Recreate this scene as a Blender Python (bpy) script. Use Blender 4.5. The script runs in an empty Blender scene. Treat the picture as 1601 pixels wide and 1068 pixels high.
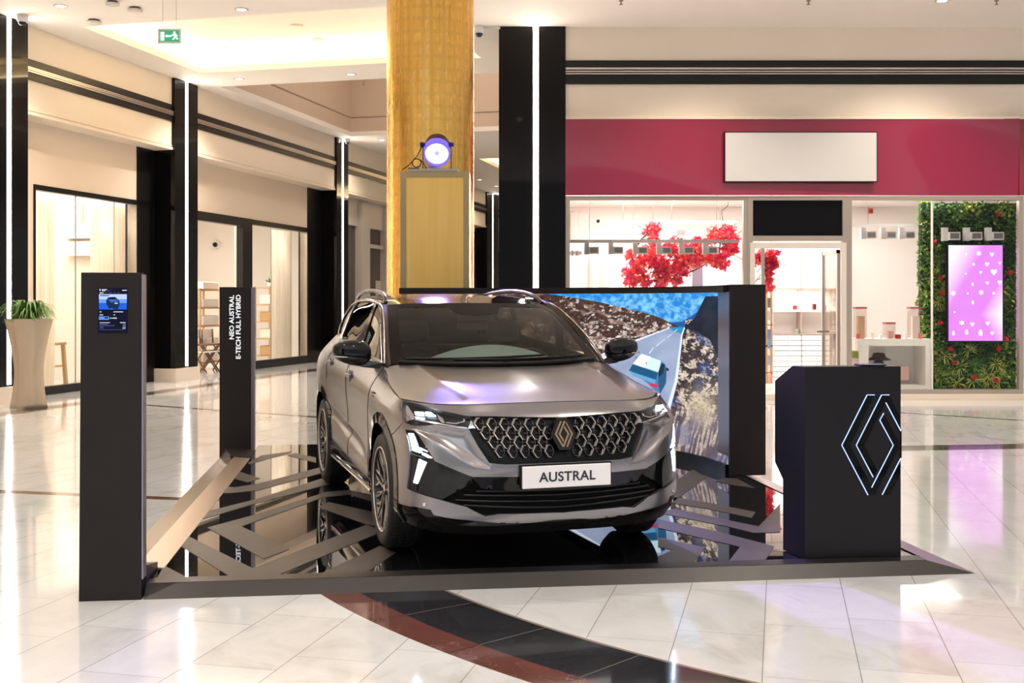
import bpy, bmesh, math, random, json
import numpy as np
from mathutils import Vector, Matrix
from mathutils.geometry import delaunay_2d_cdt, tessellate_polygon
from mathutils.bvhtree import BVHTree
PI = math.pi
SC = bpy.context.scene
COL = SC.collection
random.seed(7)

# ------------------------------------------------------------------ camera, world, exposure
F, CX, HY, H = 1760., 800., 473.5, 1.605          # focal length in px, optical axis, horizon row, eye height
cam_d = bpy.data.cameras.new('camera')
cam_d.sensor_width = 36.0
cam_d.lens = 36.0 * F / 1601.0
cam_d.shift_x = (800.5 - CX) / 1601.0
cam_d.shift_y = -(534.0 - HY) / 1601.0
cam_d.clip_end = 200
cam = bpy.data.objects.new('camera', cam_d)
cam.location = (0, 0, H)
cam.rotation_euler = (PI / 2, 0, 0)
COL.objects.link(cam)
SC.camera = cam
vs = SC.view_settings
vs.view_transform = 'Standard'
vs.look = 'None'
vs.gamma = 1.0
vs.use_curve_mapping = False
vs.exposure = 0.88
SC.cycles.max_bounces = 8
SC.cycles.diffuse_bounces = 4
SC.cycles.glossy_bounces = 5
SC.cycles.transparent_max_bounces = 24
SC.cycles.caustics_reflective = False
SC.cycles.caustics_refractive = False
SC.cycles.sample_clamp_indirect = 6.0
W = bpy.data.worlds.new('hall_daylight')
SC.world = W
W.use_nodes = True
_t = W.node_tree; _bg = _t.nodes['Background']; _tc = _t.nodes.new('ShaderNodeTexCoord'); _sx = _t.nodes.new('ShaderNodeSeparateXYZ'); _rp = _t.nodes.new('ShaderNodeValToRGB')
_t.links.new(_tc.outputs['Generated'], _sx.inputs[0]); _t.links.new(_sx.outputs[2], _rp.inputs[0]); _t.links.new(_rp.outputs[0], _bg.inputs[0])
_rp.color_ramp.elements[0].position = .22; _rp.color_ramp.elements[0].color = (.10, .10, .105, 1)      # dim hall at eye level
_rp.color_ramp.elements[1].position = .50; _rp.color_ramp.elements[1].color = (.86, .93, 1.0, 1)      # skylight of the atrium behind the viewer
_bg.inputs[1].default_value = 2.2

def lamp(name, kind, loc, energy, color, size=0.3, rot=(0, 0, 0), spot=None, blend=0.6, shape='DISK', sy=None, spread=None):
    d = bpy.data.lights.new(name, kind)
    d.energy = energy
    d.color = color
    if kind == 'AREA':
        d.shape = shape
        d.size = size
        if sy: d.size_y = sy
        if spread: d.spread = spread
    elif kind == 'SPOT':
        d.spot_size = spot
        d.spot_blend = blend
        d.shadow_soft_size = size
    else:
        d.shadow_soft_size = size
    o = bpy.data.objects.new(name, d)
    o.location = loc
    o.rotation_euler = rot
    COL.objects.link(o)
    return o

# ------------------------------------------------------------------ measuring helpers
def at(px, py, Y):            # point of the photo at depth Y
    return Vector(((px - CX) * Y / F, Y, H + (HY - py) * Y / F))
def fl(px, py, z=0.0):        # point of the photo on the level z
    Y = F * (H - z) / (py - HY)
    return Vector(((px - CX) * Y / F, Y, z))
# frame of the left shop front: a runs along it, b out of it into the mall
LT = .247
LD = Vector((LT, 1, 0)).normalized()
LN = Vector((LD.y, -LD.x, 0))
LO = Vector((-12.95, 0, 0))
CZ = 6.17                      # main ceiling height
def Wp(a, b, z): 
    p = LO + LD * a + LN * b
    return Vector((p.x, p.y, z))
def wall_at(px, py, b):        # photo point on the plane b of the left shop front -> (a, z)
    k = (px - CX) / F
    o = LO + LN * b
    Y = (o.x - LT * o.y) / (k - LT)
    P = Vector((k * Y, Y, 0))
    return (P - LO).dot(LD), H + (HY - py) * Y / F
ROTW = math.atan2(LD.y, LD.x)

# ------------------------------------------------------------------ materials
MATS = {}
def _setin(n, k, v):
    if k in n.inputs: n.inputs[k].default_value = v
def mat(name, color, rough=0.5, metal=0.0, coat=0.0, coat_rough=0.05, emit=None, estr=0.0, spec=None, aniso=0.0):
    if name in MATS: return MATS[name]
    m = bpy.data.materials.new(name)
    m.use_nodes = True
    b = m.node_tree.nodes['Principled BSDF']
    b.inputs['Base Color'].default_value = (*color, 1)
    b.inputs['Roughness'].default_value = rough
    b.inputs['Metallic'].default_value = metal
    _setin(b, 'Coat Weight', coat); _setin(b, 'Coat Roughness', coat_rough)
    if spec is not None: _setin(b, 'Specular IOR Level', spec)
    if aniso: _setin(b, 'Anisotropic', aniso)
    if emit:
        b.inputs['Emission Color'].default_value = (*emit, 1)
        b.inputs['Emission Strength'].default_value = estr
    MATS[name] = m
    return m
def emis(name, color, s):
    return mat(name, (0.0, 0.0, 0.0), 0.6, emit=color, estr=s, spec=0.0)
class NT:
    def __init__(s, m): s.t = m.node_tree; s.b = s.t.nodes.get('Principled BSDF')
    def n(s, typ, **kw):
        x = s.t.nodes.new(typ)
        for k, v in kw.items():
            if k.startswith('i_'): x.inputs[int(k[2:])].default_value = v
            else: setattr(x, k, v)
        return x
    def l(s, a, b): s.t.links.new(a, b)
    def m(s, op, a, b=None, c=None):
        x = s.t.nodes.new('ShaderNodeMath'); x.operation = op
        for i, v in enumerate((a, b, c)):
            if v is None: continue
            if isinstance(v, (int, float)): x.inputs[i].default_value = v
            else: s.t.links.new(v, x.inputs[i])
        return x.outputs[0]
    def mix(s, f, a, b):
        x = s.t.nodes.new('ShaderNodeMix'); x.data_type = 'RGBA'
        for i, v in ((0, f), (6, a), (7, b)):
            if isinstance(v, (int, float)): x.inputs[i].default_value = v
            elif isinstance(v, tuple): x.inputs[i].default_value = (*v, 1)
            else: s.t.links.new(v, x.inputs[i])
        return x.outputs[2]
    def noise(s, scale, detail=3, rough=.5, vec=None, dist=0.0):
        x = s.t.nodes.new('ShaderNodeTexNoise'); x.inputs['Scale'].default_value = scale
        x.inputs['Detail'].default_value = detail; x.inputs['Roughness'].default_value = rough
        x.inputs['Distortion'].default_value = dist
        if vec is not None: s.t.links.new(vec, x.inputs['Vector'])
        return x.outputs['Fac']
    def ramp(s, f, stops):
        x = s.t.nodes.new('ShaderNodeValToRGB'); r = x.color_ramp
        while len(r.elements) < len(stops): r.elements.new(.5)
        for e, (p, c) in zip(r.elements, stops): e.position = p; e.color = (*c, 1)
        s.t.links.new(f, x.inputs[0]); return x.outputs[0]
    def pos(s): return s.t.nodes.new('ShaderNodeNewGeometry').outputs['Position']
    def obj(s): return s.t.nodes.new('ShaderNodeTexCoord').outputs['Object']
    def bump(s, h, strength=.2, dist=.01):
        x = s.t.nodes.new('ShaderNodeBump'); x.inputs['Strength'].default_value = strength; x.inputs['Distance'].default_value = dist
        s.t.links.new(h, x.inputs['Height']); s.t.links.new(x.outputs[0], s.b.inputs['Normal'])
    def mapping(s, vec, scale):
        x = s.t.nodes.new('ShaderNodeMapping'); x.inputs['Scale'].default_value = scale
        s.t.links.new(vec, x.inputs['Vector']); return x.outputs[0]
def glassmat(name, tint=(1, 1, 1), clear=.9, rough=.02, ior=1.45):
    """thin pane: sees through, mirrors by the fresnel law"""
    if name in MATS: return MATS[name]
    m = bpy.data.materials.new(name); m.use_nodes = True
    t = m.node_tree; t.nodes.clear()
    o = t.nodes.new('ShaderNodeOutputMaterial'); mx = t.nodes.new('ShaderNodeMixShader')
    tr = t.nodes.new('ShaderNodeBsdfTransparent'); gl = t.nodes.new('ShaderNodeBsdfGlossy')
    tr.inputs[0].default_value = (tint[0] * clear, tint[1] * clear, tint[2] * clear, 1)
    gl.inputs['Roughness'].default_value = rough
    lw_ = t.nodes.new('ShaderNodeLayerWeight'); lw_.inputs[0].default_value = .5; f0 = ((ior - 1) / (ior + 1)) ** 2
    pw = t.nodes.new('ShaderNodeMath'); pw.operation = 'POWER'; pw.inputs[1].default_value = 5; fr = t.nodes.new('ShaderNodeMath'); fr.operation = 'MULTIPLY_ADD'; fr.inputs[1].default_value = 1 - f0; fr.inputs[2].default_value = f0
    t.links.new(lw_.outputs['Facing'], pw.inputs[0]); t.links.new(pw.outputs[0], fr.inputs[0])
    t.links.new(fr.outputs[0], mx.inputs[0]); t.links.new(tr.outputs[0], mx.inputs[1]); t.links.new(gl.outputs[0], mx.inputs[2])
    t.links.new(mx.outputs[0], o.inputs[0])
    MATS[name] = m
    return m
def noisy(name, c1, c2, scale=8, rough=.6, rough2=None, bump=0, metal=0, stretch=None, coat=0):
    m = mat(name, c1, rough, metal, coat); k = NT(m)
    v = k.obj()
    if stretch: v = k.mapping(v, stretch)
    f = k.noise(scale, 4, .55, v)
    k.l(k.mix(f, c1, c2), k.b.inputs['Base Color'])
    if rough2 is not None: k.l(k.m('MULTIPLY_ADD', f, rough2 - rough, rough), k.b.inputs['Roughness'])
    if bump: k.bump(f, bump)
    return m

# ------------------------------------------------------------------ object helpers
def props(o, label=None, cat=None, group=None, kind=None):
    if label: o['label'] = label
    if cat: o['category'] = cat
    if group: o['group'] = group
    if kind: o['kind'] = kind
    return o
def thing(name, label, cat, loc=(0, 0, 0), group=None, rotz=0):
    o = bpy.data.objects.new(name, None); o.empty_display_size = .1
    o.location = loc; o.rotation_euler = (0, 0, rotz); COL.objects.link(o)
    return props(o, label, cat, group)
def link_mesh(name, me, parent=None):
    o = bpy.data.objects.new(name, me); COL.objects.link(o)
    if parent: o.parent = parent
    return o
def root_of(p):
    while p.parent: p = p.parent
    return p
class MB:
    """collects shapes given in world coordinates (or local with local=True) into one mesh"""
    def __init__(s): s.bm = bmesh.new(); s.mi = 0; s.mats = []
    def use(s, m):
        if m not in s.mats: s.mats.append(m)
        s.mi = s.mats.index(m); return s
    def _f(s, vs, smooth=False):
        try:
            f = s.bm.faces.new(vs); f.material_index = s.mi; f.smooth = smooth; return f
        except ValueError: return None
    def quad(s, *p):
        return s._f([s.bm.verts.new(q) for q in p])
    def hexa(s, P):                 # P: 8 points, bottom 4 then top 4 (same order)
        v = [s.bm.verts.new(p) for p in P]
        for f in ((3, 2, 1, 0), (4, 5, 6, 7), (0, 1, 5, 4), (1, 2, 6, 5), (2, 3, 7, 6), (3, 0, 4, 7)): s._f([v[i] for i in f])
        return s
    def box(s, c, d, rz=0, M=None):
        c = Vector(c); x, y, z = d[0] / 2, d[1] / 2, d[2] / 2
        R = Matrix.Rotation(rz, 3, 'Z') if M is None else M
        return s.hexa([c + R @ Vector(p) for p in ((-x, -y, -z), (x, -y, -z), (x, y, -z), (-x, y, -z), (-x, -y, z), (x, -y, z), (x, y, z), (-x, y, z))])
    def box2(s, p, q):
        p, q = Vector(p), Vector(q)
        return s.box((p + q) / 2, [abs(q[i] - p[i]) for i in range(3)])
    def prism(s, base, top):        # two matching rings
        a = [s.bm.verts.new(p) for p in base]; b = [s.bm.verts.new(p) for p in top]; n = len(a)
        if n <= 4: s._f(a[::-1]); s._f(b)
        else:
            for q in tessellate_polygon([[v.co.copy() for v in b]]): s._f([b[i] for i in q]); s._f([a[i] for i in reversed(q)])
        for i in range(n): s._f([a[i], a[(i + 1) % n], b[(i + 1) % n], b[i]])
        return s
    def wbox(s, a0, a1, b0, b1, z0, z1):   # box in the left shop front frame
        return s.hexa([Wp(a0, b0, z0), Wp(a0, b1, z0), Wp(a1, b1, z0), Wp(a1, b0, z0), Wp(a0, b0, z1), Wp(a0, b1, z1), Wp(a1, b1, z1), Wp(a1, b0, z1)])
    def tube(s, pts, r, n=8, cap=True, smooth=True):
        pts = [Vector(p) for p in pts]; rings = []
        up = Vector((0, 0, 1)); prev = None
        for i, p in enumerate(pts):
            t = (pts[min(i + 1, len(pts) - 1)] - pts[max(i - 1, 0)]).normalized()
            if prev is None:
                a = t.cross(up if abs(t.z) < .9 else Vector((1, 0, 0))).normalized()
            else:
                a = (prev - t * prev.dot(t)).normalized()
            prev = a; b = t.cross(a); rr = r[i] if isinstance(r, (list, tuple)) else r
            rings.append([s.bm.verts.new(p + (a * math.cos(2 * PI * k / n) + b * math.sin(2 * PI * k / n)) * rr) for k in range(n)])
        for i in range(len(rings) - 1):
            for k in range(n): s._f([rings[i][k], rings[i][(k + 1) % n], rings[i + 1][(k + 1) % n], rings[i + 1][k]], smooth)
        if cap: s._f(rings[0][::-1]); s._f(rings[-1])
        return s
    def lathe(s, prof, n=32, M=None, smooth=True, close=False):   # prof: (r, h) around local z
        M = M or Matrix.Identity(4); rings = []
        for r, h in prof:
            if r < 1e-6: rings.append([s.bm.verts.new(M @ Vector((0, 0, h)))])
            else: rings.append([s.bm.verts.new(M @ Vector((r * math.cos(2 * PI * k / n), r * math.sin(2 * PI * k / n), h))) for k in range(n)])
        if close: rings.append(rings[0])
        for A, B in zip(rings, rings[1:]):
            for k in range(n):
                k2 = (k + 1) % n
                if len(A) == 1 and len(B) == 1: continue
                if len(A) == 1: s._f([A[0], B[k2], B[k]], smooth)
                elif len(B) == 1: s._f([A[k], A[k2], B[0]], smooth)
                else: s._f([A[k], A[k2], B[k2], B[k]], smooth)
        return s
    def build(s, name, m=None, parent=None, local=False, bevel=0, smooth_angle=None, kind=None, fixn=True):
        if fixn: bmesh.ops.recalc_face_normals(s.bm, faces=s.bm.faces)
        if smooth_angle is not None:
            for f in s.bm.faces: f.smooth = True
            for e in s.bm.edges:
                if len(e.link_faces) == 2 and e.calc_face_angle(0) > smooth_angle: e.smooth = False
        if parent is not None and not local:
            r = root_of(parent)
            R = Matrix.Rotation(-r.rotation_euler.z, 4, 'Z') @ Matrix.Translation(-Vector(r.location))
            s.bm.transform(R)
        me = bpy.data.meshes.new(name); s.bm.to_mesh(me); s.bm.free()
        for x in (s.mats or [m]): me.materials.append(x)
        o = link_mesh(name, me, parent)
        if bevel:
            b = o.modifiers.new('bevel', 'BEVEL'); b.width = bevel; b.segments = 2; b.limit_method = 'ANGLE'; b.angle_limit = .6
        if kind: o['kind'] = kind
        return o
def struct(name, mb, m=None, **kw):
    o = mb.build(name, m, **kw); o['kind'] = 'structure'; return o
def text_mesh(name, body, size, m, M, parent=None, depth=.002, align='CENTER', font_w=1.0, spacing=1.0):
    c = bpy.data.curves.new(name, 'FONT'); c.body = body; c.size = size; c.extrude = depth; c.align_x = align; c.align_y = 'CENTER'
    c.space_character = spacing; c.offset = size * .018
    t = bpy.data.objects.new(name, c); COL.objects.link(t)
    bpy.context.view_layer.update()
    me = bpy.data.meshes.new_from_object(t.evaluated_get(bpy.context.evaluated_depsgraph_get()))
    bpy.data.objects.remove(t)
    me.transform(M)
    if parent is not None:
        r = root_of(parent); me.transform(Matrix.Rotation(-r.rotation_euler.z, 4, 'Z') @ Matrix.Translation(-Vector(r.location)))
    me.materials.clear(); me.materials.append(m); me.name = name
    o = link_mesh(name, me, parent); return o
def frameM(o, x, y, z=None):
    x = Vector(x).normalized(); y = Vector(y).normalized(); z = x.cross(y)
    return Matrix(((x.x, y.x, z.x, o[0]), (x.y, y.y, z.y, o[1]), (x.z, y.z, z.z, o[2]), (0, 0, 0, 1)))
def copy_tree(o, loc=None, rotz=None, label=None, parent=None):
    c = o.copy(); COL.objects.link(c)
    if parent is not None: c.parent = parent
    if loc is not None: c.location = loc
    if rotz is not None: c.rotation_euler = (0, 0, rotz)
    if label: c['label'] = label
    for ch in list(o.children): copy_tree(ch, parent=c)
    return c

# common materials
CREAM = noisy('cream_plaster', (.88, .76, .63), (.92, .81, .68), 1.2, .62)
CEILM = noisy('ceiling_plaster', (.93, .86, .79), (.95, .88, .81), .8, .75)
BLKGL = mat('black_polished_stone', (.004, .0035, .0035), .05, spec=.2)
BLK = mat('black_lacquer', (.006, .0055, .006), .32, spec=.35)
CHAR = noisy('charcoal_laminate', (.014, .0105, .010), (.020, .015, .014), 3, .42, .5)
MATS['charcoal_laminate'].node_tree.nodes['Principled BSDF'].inputs['Specular IOR Level'].default_value = .2
STEEL = mat('brushed_steel', (.62, .58, .55), .3, 1)
CHROME = mat('chrome', (.85, .84, .83), .12, 1)
WHITE = mat('white_lacquer', (.82, .78, .75), .35)
LEDW = emis('led_strip_white', (1, .90, .78), 20)
GLASS = glassmat('clear_glass', (.99, 1, .99), .97, ior=1.25)
BRONZE = mat('brushed_bronze_metal', (.36, .29, .24), .24, .95)
# ------------------------------------------------------------------ surfaces of the car body (s back from the nose, w to its right, z up)
def cr(P,t):
    """Catmull-Rom through P (n,...) at params t (m,) in [0,n-1]"""
    P=np.asarray(P,float);n=len(P);t=np.clip(np.asarray(t,float),0,n-1-1e-9)
    i=np.minimum(t.astype(int),n-2);f=(t-i).reshape((-1,)+(1,)*(P.ndim-1))
    E=np.concatenate([[2*P[0]-P[1]],P,[2*P[-1]-P[-2]]])
    a,b,c,d=E[i],E[i+1],E[i+2],E[i+3]
    return .5*(2*b+(c-a)*f+(2*a-5*b+4*c-d)*f*f+(3*b-3*c+d-a)*f**3)
def mirror0(N):
    return N
def ev(N,u,v):
    """tensor surface; N (nu,nv,3)"""
    N=np.asarray(N,float);u=np.atleast_1d(u);v=np.atleast_1d(v)
    out=np.zeros((len(u),3))
    C=cr(N,u)                     # (m,nv,3)
    nv=N.shape[1];v=np.clip(v,0,nv-1-1e-9);i=np.minimum(v.astype(int),nv-2);f=(v-i)[:,None]
    E=np.concatenate([2*C[:,:1]-C[:,1:2],C,2*C[:,-1:]-C[:,-2:-1]],1);k=np.arange(len(u))
    a,b,c,d=E[k,i],E[k,i+1],E[k,i+2],E[k,i+3]
    return .5*(2*b+(c-a)*f+(2*a-5*b+4*c-d)*f*f+(3*b-3*c+d-a)*f**3)
# ---- lower body: columns around the plan, rows bottom to top
def col(*r): return [list(p) for p in r]
# (s, w, z)
BODY=[
 col((.09,0,.20),(.035,0,.29),(.03,0,.44),(.005,0,.585),(.03,0,.70),(.065,0,.80),(.095,0,.875),(.17,0,.950)),
 col((.10,.28,.20),(.045,.28,.29),(.04,.28,.44),(.015,.28,.585),(.04,.28,.70),(.075,.28,.80),(.105,.275,.875),(.18,.27,.948)),
 col((.14,.50,.20),(.085,.50,.29),(.08,.50,.44),(.06,.50,.585),(.075,.50,.70),(.105,.50,.80),(.135,.50,.875),(.22,.49,.942)),
 col((.20,.65,.205),(.145,.66,.29),(.135,.66,.44),(.12,.66,.585),(.13,.655,.70),(.155,.65,.79),(.195,.645,.865),(.28,.62,.938)),
 col((.29,.765,.215),(.235,.785,.30),(.225,.785,.44),(.21,.78,.585),(.21,.775,.70),(.235,.765,.79),(.28,.755,.865),(.37,.72,.940)),
 col((.42,.835,.23),(.37,.865,.31),(.36,.865,.44),(.345,.855,.585),(.34,.85,.70),(.36,.852,.79),(.40,.838,.872),(.47,.80,.945)),
 col((.62,.86,.24),(.60,.895,.32),(.59,.895,.44),(.58,.888,.585),(.58,.885,.70),(.59,.889,.79),(.59,.882,.88),(.60,.845,.957)),
 col((.93,.86,.24),(.93,.905,.32),(.93,.91,.44),(.93,.912,.585),(.93,.915,.70),(.93,.905,.81),(.93,.888,.91),(.95,.835,1.005)),
 col((1.36,.83,.24),(1.36,.875,.31),(1.36,.885,.44),(1.36,.885,.585),(1.36,.89,.72),(1.36,.892,.85),(1.36,.878,.97),(1.34,.80,1.10)),
 col((1.9,.82,.24),(1.9,.87,.31),(1.9,.885,.44),(1.9,.868,.585),(1.9,.878,.73),(1.9,.888,.87),(1.9,.882,1.0),(1.9,.815,1.145)),
 col((2.6,.82,.24),(2.6,.87,.31),(2.6,.885,.44),(2.6,.868,.585),(2.6,.88,.74),(2.6,.892,.89),(2.6,.885,1.03),(2.6,.805,1.19)),
 col((3.2,.83,.24),(3.2,.875,.31),(3.2,.89,.44),(3.2,.89,.585),(3.2,.898,.75),(3.2,.905,.91),(3.2,.89,1.06),(3.2,.79,1.235)),
 col((3.6,.86,.24),(3.6,.905,.32),(3.6,.912,.44),(3.6,.914,.60),(3.6,.915,.76),(3.6,.912,.92),(3.6,.89,1.08),(3.6,.765,1.245)),
 col((4.0,.84,.26),(4.0,.88,.36),(4.0,.89,.48),(4.0,.895,.62),(4.0,.898,.78),(4.0,.892,.93),(4.0,.865,1.08),(4.0,.72,1.245)),
 col((4.25,.78,.30),(4.28,.82,.39),(4.29,.835,.50),(4.30,.845,.64),(4.30,.85,.79),(4.28,.84,.93),(4.26,.80,1.08),(4.22,.67,1.24)),
 col((4.38,.64,.32),(4.42,.68,.41),(4.44,.70,.51),(4.45,.72,.65),(4.44,.73,.80),(4.42,.72,.93),(4.40,.69,1.07),(4.38,.58,1.23)),
 col((4.42,.35,.33),(4.47,.38,.42),(4.49,.40,.52),(4.50,.42,.66),(4.49,.43,.80),(4.48,.42,.93),(4.47,.40,1.07),(4.46,.35,1.22)),
 col((4.42,0,.33),(4.48,0,.42),(4.50,0,.52),(4.51,0,.66),(4.50,0,.80),(4.49,0,.93),(4.48,0,1.07),(4.48,0,1.215)),
]
HOOD=[
 col((.17,0,.950),(.45,0,1.008),(.80,0,1.055),(1.06,0,1.085),(1.20,0,1.103)),
 col((.18,.27,.948),(.45,.27,1.006),(.80,.28,1.053),(1.07,.28,1.086),(1.21,.28,1.106)),
 col((.22,.49,.942),(.47,.49,1.004),(.80,.51,1.056),(1.10,.52,1.094),(1.26,.53,1.114)),
 col((.37,.70,.942),(.56,.70,.982),(.86,.71,1.028),(1.12,.71,1.075),(1.31,.69,1.118)),
 col((.60,.845,.957),(.73,.842,.972),(.95,.835,1.005),(1.15,.825,1.05),(1.34,.80,1.10)),
]
WIND=[
 col((1.18,0,1.10),(1.46,0,1.265),(1.75,0,1.405),(2.03,0,1.528)),
 col((1.20,.35,1.105),(1.475,.335,1.267),(1.765,.32,1.406),(2.05,.30,1.527)),
 col((1.27,.60,1.113),(1.535,.575,1.272),(1.815,.545,1.410),(2.09,.51,1.523)),
 col((1.36,.745,1.12),(1.62,.71,1.285),(1.88,.665,1.42),(2.15,.62,1.515)),
]
SIDE=[
 col((1.36,.745,1.12),(1.62,.71,1.285),(1.88,.665,1.42),(2.15,.62,1.515)),
 col((1.335,.785,1.108),(1.60,.75,1.285),(1.86,.705,1.425),(2.14,.652,1.522)),
 col((1.6,.80,1.125),(1.75,.763,1.30),(1.95,.72,1.44),(2.2,.662,1.535)),
 col((2.1,.81,1.155),(2.15,.766,1.32),(2.25,.72,1.46),(2.4,.66,1.555)),
 col((2.7,.80,1.195),(2.72,.756,1.34),(2.76,.71,1.47),(2.8,.65,1.568)),
 col((3.3,.785,1.236),(3.28,.742,1.36),(3.25,.70,1.47),(3.25,.64,1.56)),
 col((3.8,.742,1.245),(3.75,.71,1.35),(3.7,.675,1.45),(3.65,.62,1.535)),
 col((4.22,.67,1.24),(4.14,.64,1.33),(4.06,.605,1.42),(3.98,.56,1.495)),
]
ROOF=[
 col((2.03,0,1.528),(2.45,0,1.582),(2.85,0,1.602),(3.3,0,1.602),(3.7,0,1.585),(4.05,0,1.55)),
 col((2.05,.30,1.527),(2.44,.33,1.578),(2.84,.33,1.598),(3.29,.33,1.598),(3.69,.32,1.58),(4.04,.30,1.545)),
 col((2.09,.51,1.523),(2.42,.53,1.570),(2.82,.53,1.588),(3.27,.52,1.588),(3.67,.50,1.568),(4.02,.48,1.53)),
 col((2.15,.62,1.515),(2.40,.66,1.553),(2.8,.65,1.568),(3.25,.64,1.56),(3.65,.62,1.535),(3.98,.56,1.495)),
]
OUT = json.loads('''{"headlight":[[5.96,6.92],[5.64,7.0],[4.6,6.94],[3.76,6.74],[2.78,6.42],[2.16,6.12],[1.98,5.26],[2.26,5.2],[2.92,5.42],[3.52,5.58],[4.1,5.44],[4.58,5.36],[5.22,5.5]],"hl_outer_lens":[[5.64,6.8],[5.28,6.78],[4.74,6.24],[4.76,5.88],[5.18,5.58]],"hl_led1":[[4.72,6.46],[4.22,6.54],[4.16,6.34],[4.64,6.28]],"hl_led2":[[4.14,6.56],[3.86,6.58],[3.58,6.36],[4.08,6.34]],"hl_led3":[[4.64,6.12],[4.14,6.12],[4.14,6.04],[4.6,6.02]],"hl_bar":[[4.7,5.94],[4.1,5.98],[3.52,5.86],[2.92,5.66],[2.3,5.32],[2.3,5.22],[2.92,5.52],[3.52,5.74],[4.1,5.82],[4.66,5.88]],"hl_diamond":[[3.56,6.52],[3.24,6.18],[3.16,5.84],[3.28,5.84],[3.44,6.16]],"hl_hook":[[3.1,5.92],[2.72,5.78],[2.42,5.88],[2.4,6.12],[2.34,6.08],[2.36,5.82],[2.7,5.68],[3.1,5.84]],"hl_tri":[[2.14,5.88],[2.0,5.22],[2.26,5.24]],"grille":[[2.26,5.2],[2.0,4.2],[1.7,3.32],[1.3,3.24],[0.0,3.24],[0.0,5.88],[1.36,6.06],[2.16,6.12]],"drl_upper":[[5.06,5.04],[4.58,5.04],[4.42,4.86],[3.96,4.1],[3.54,3.4],[3.8,3.4],[4.2,3.56],[4.82,3.66]],"drl_lightA":[[4.94,4.82],[4.68,4.86],[4.42,4.06],[4.2,3.8],[4.28,3.72],[4.76,3.82]],"drl_lightB":[[4.16,3.76],[3.96,3.7],[3.68,3.52],[3.86,3.52],[4.18,3.66]],"drl_lightC":[[4.3,4.02],[3.96,3.88],[3.9,3.82],[4.24,3.92]],"drl_lower":[[4.82,3.62],[4.2,3.52],[3.54,3.38],[2.3,2.78],[2.06,2.5],[3.24,1.8],[4.7,2.08],[4.84,2.12],[4.84,3.06]],"drl_lightD":[[4.32,3.4],[3.94,3.28],[4.32,2.36],[4.54,2.38]],"intake":[[2.3,2.78],[2.16,2.72],[1.3,2.7],[0.18,2.68],[0.0,2.7],[0.0,1.24],[0.16,1.26],[1.42,1.3],[1.78,1.22],[2.34,1.58],[3.24,1.8],[2.06,2.5]],"lip":[[5.38,1.92],[5.04,1.96],[4.7,2.08],[3.24,1.8],[2.34,1.58],[1.78,1.22],[1.42,1.3],[0.16,1.26],[0.0,1.24],[0.0,0.94],[0.18,0.94],[0.34,0.92],[0.68,0.84],[1.42,0.9],[1.66,0.96],[2.36,1.08],[3.52,1.22],[3.64,1.42],[4.32,1.44],[5.28,1.36]],"ridgeA":[[4.56,5.24],[3.3,4.2],[2.14,3.18]],"ridgeB":[[2.3,5.14],[1.56,3.0]],"sensor":[[3.92,1.56]],"badge":[[7.72,5.8]],"lipcrease":[[3.24,1.8],[3.64,1.42]],"hood_ridge":[[2.26,3.02],[2.26,1.66],[2.04,0.54]],"ws_glass":[[2.36,2.54],[2.1,2.78],[0.0,2.16],[0.06,0.26],[2.38,0.2],[2.48,0.28]],"win_front":[[1.08,0.18],[0.72,0.9],[0.58,1.96],[0.66,2.72],[1.44,3.0],[2.48,2.8],[2.7,2.74],[3.3,0.6],[3.42,0.54],[2.28,0.04]],"win_rear":[[3.24,2.6],[4.38,2.4],[4.92,1.74],[5.16,0.56],[5.02,0.4],[4.34,0.1],[4.02,0.28],[3.58,0.52],[3.2,2.34]]}''')
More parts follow.
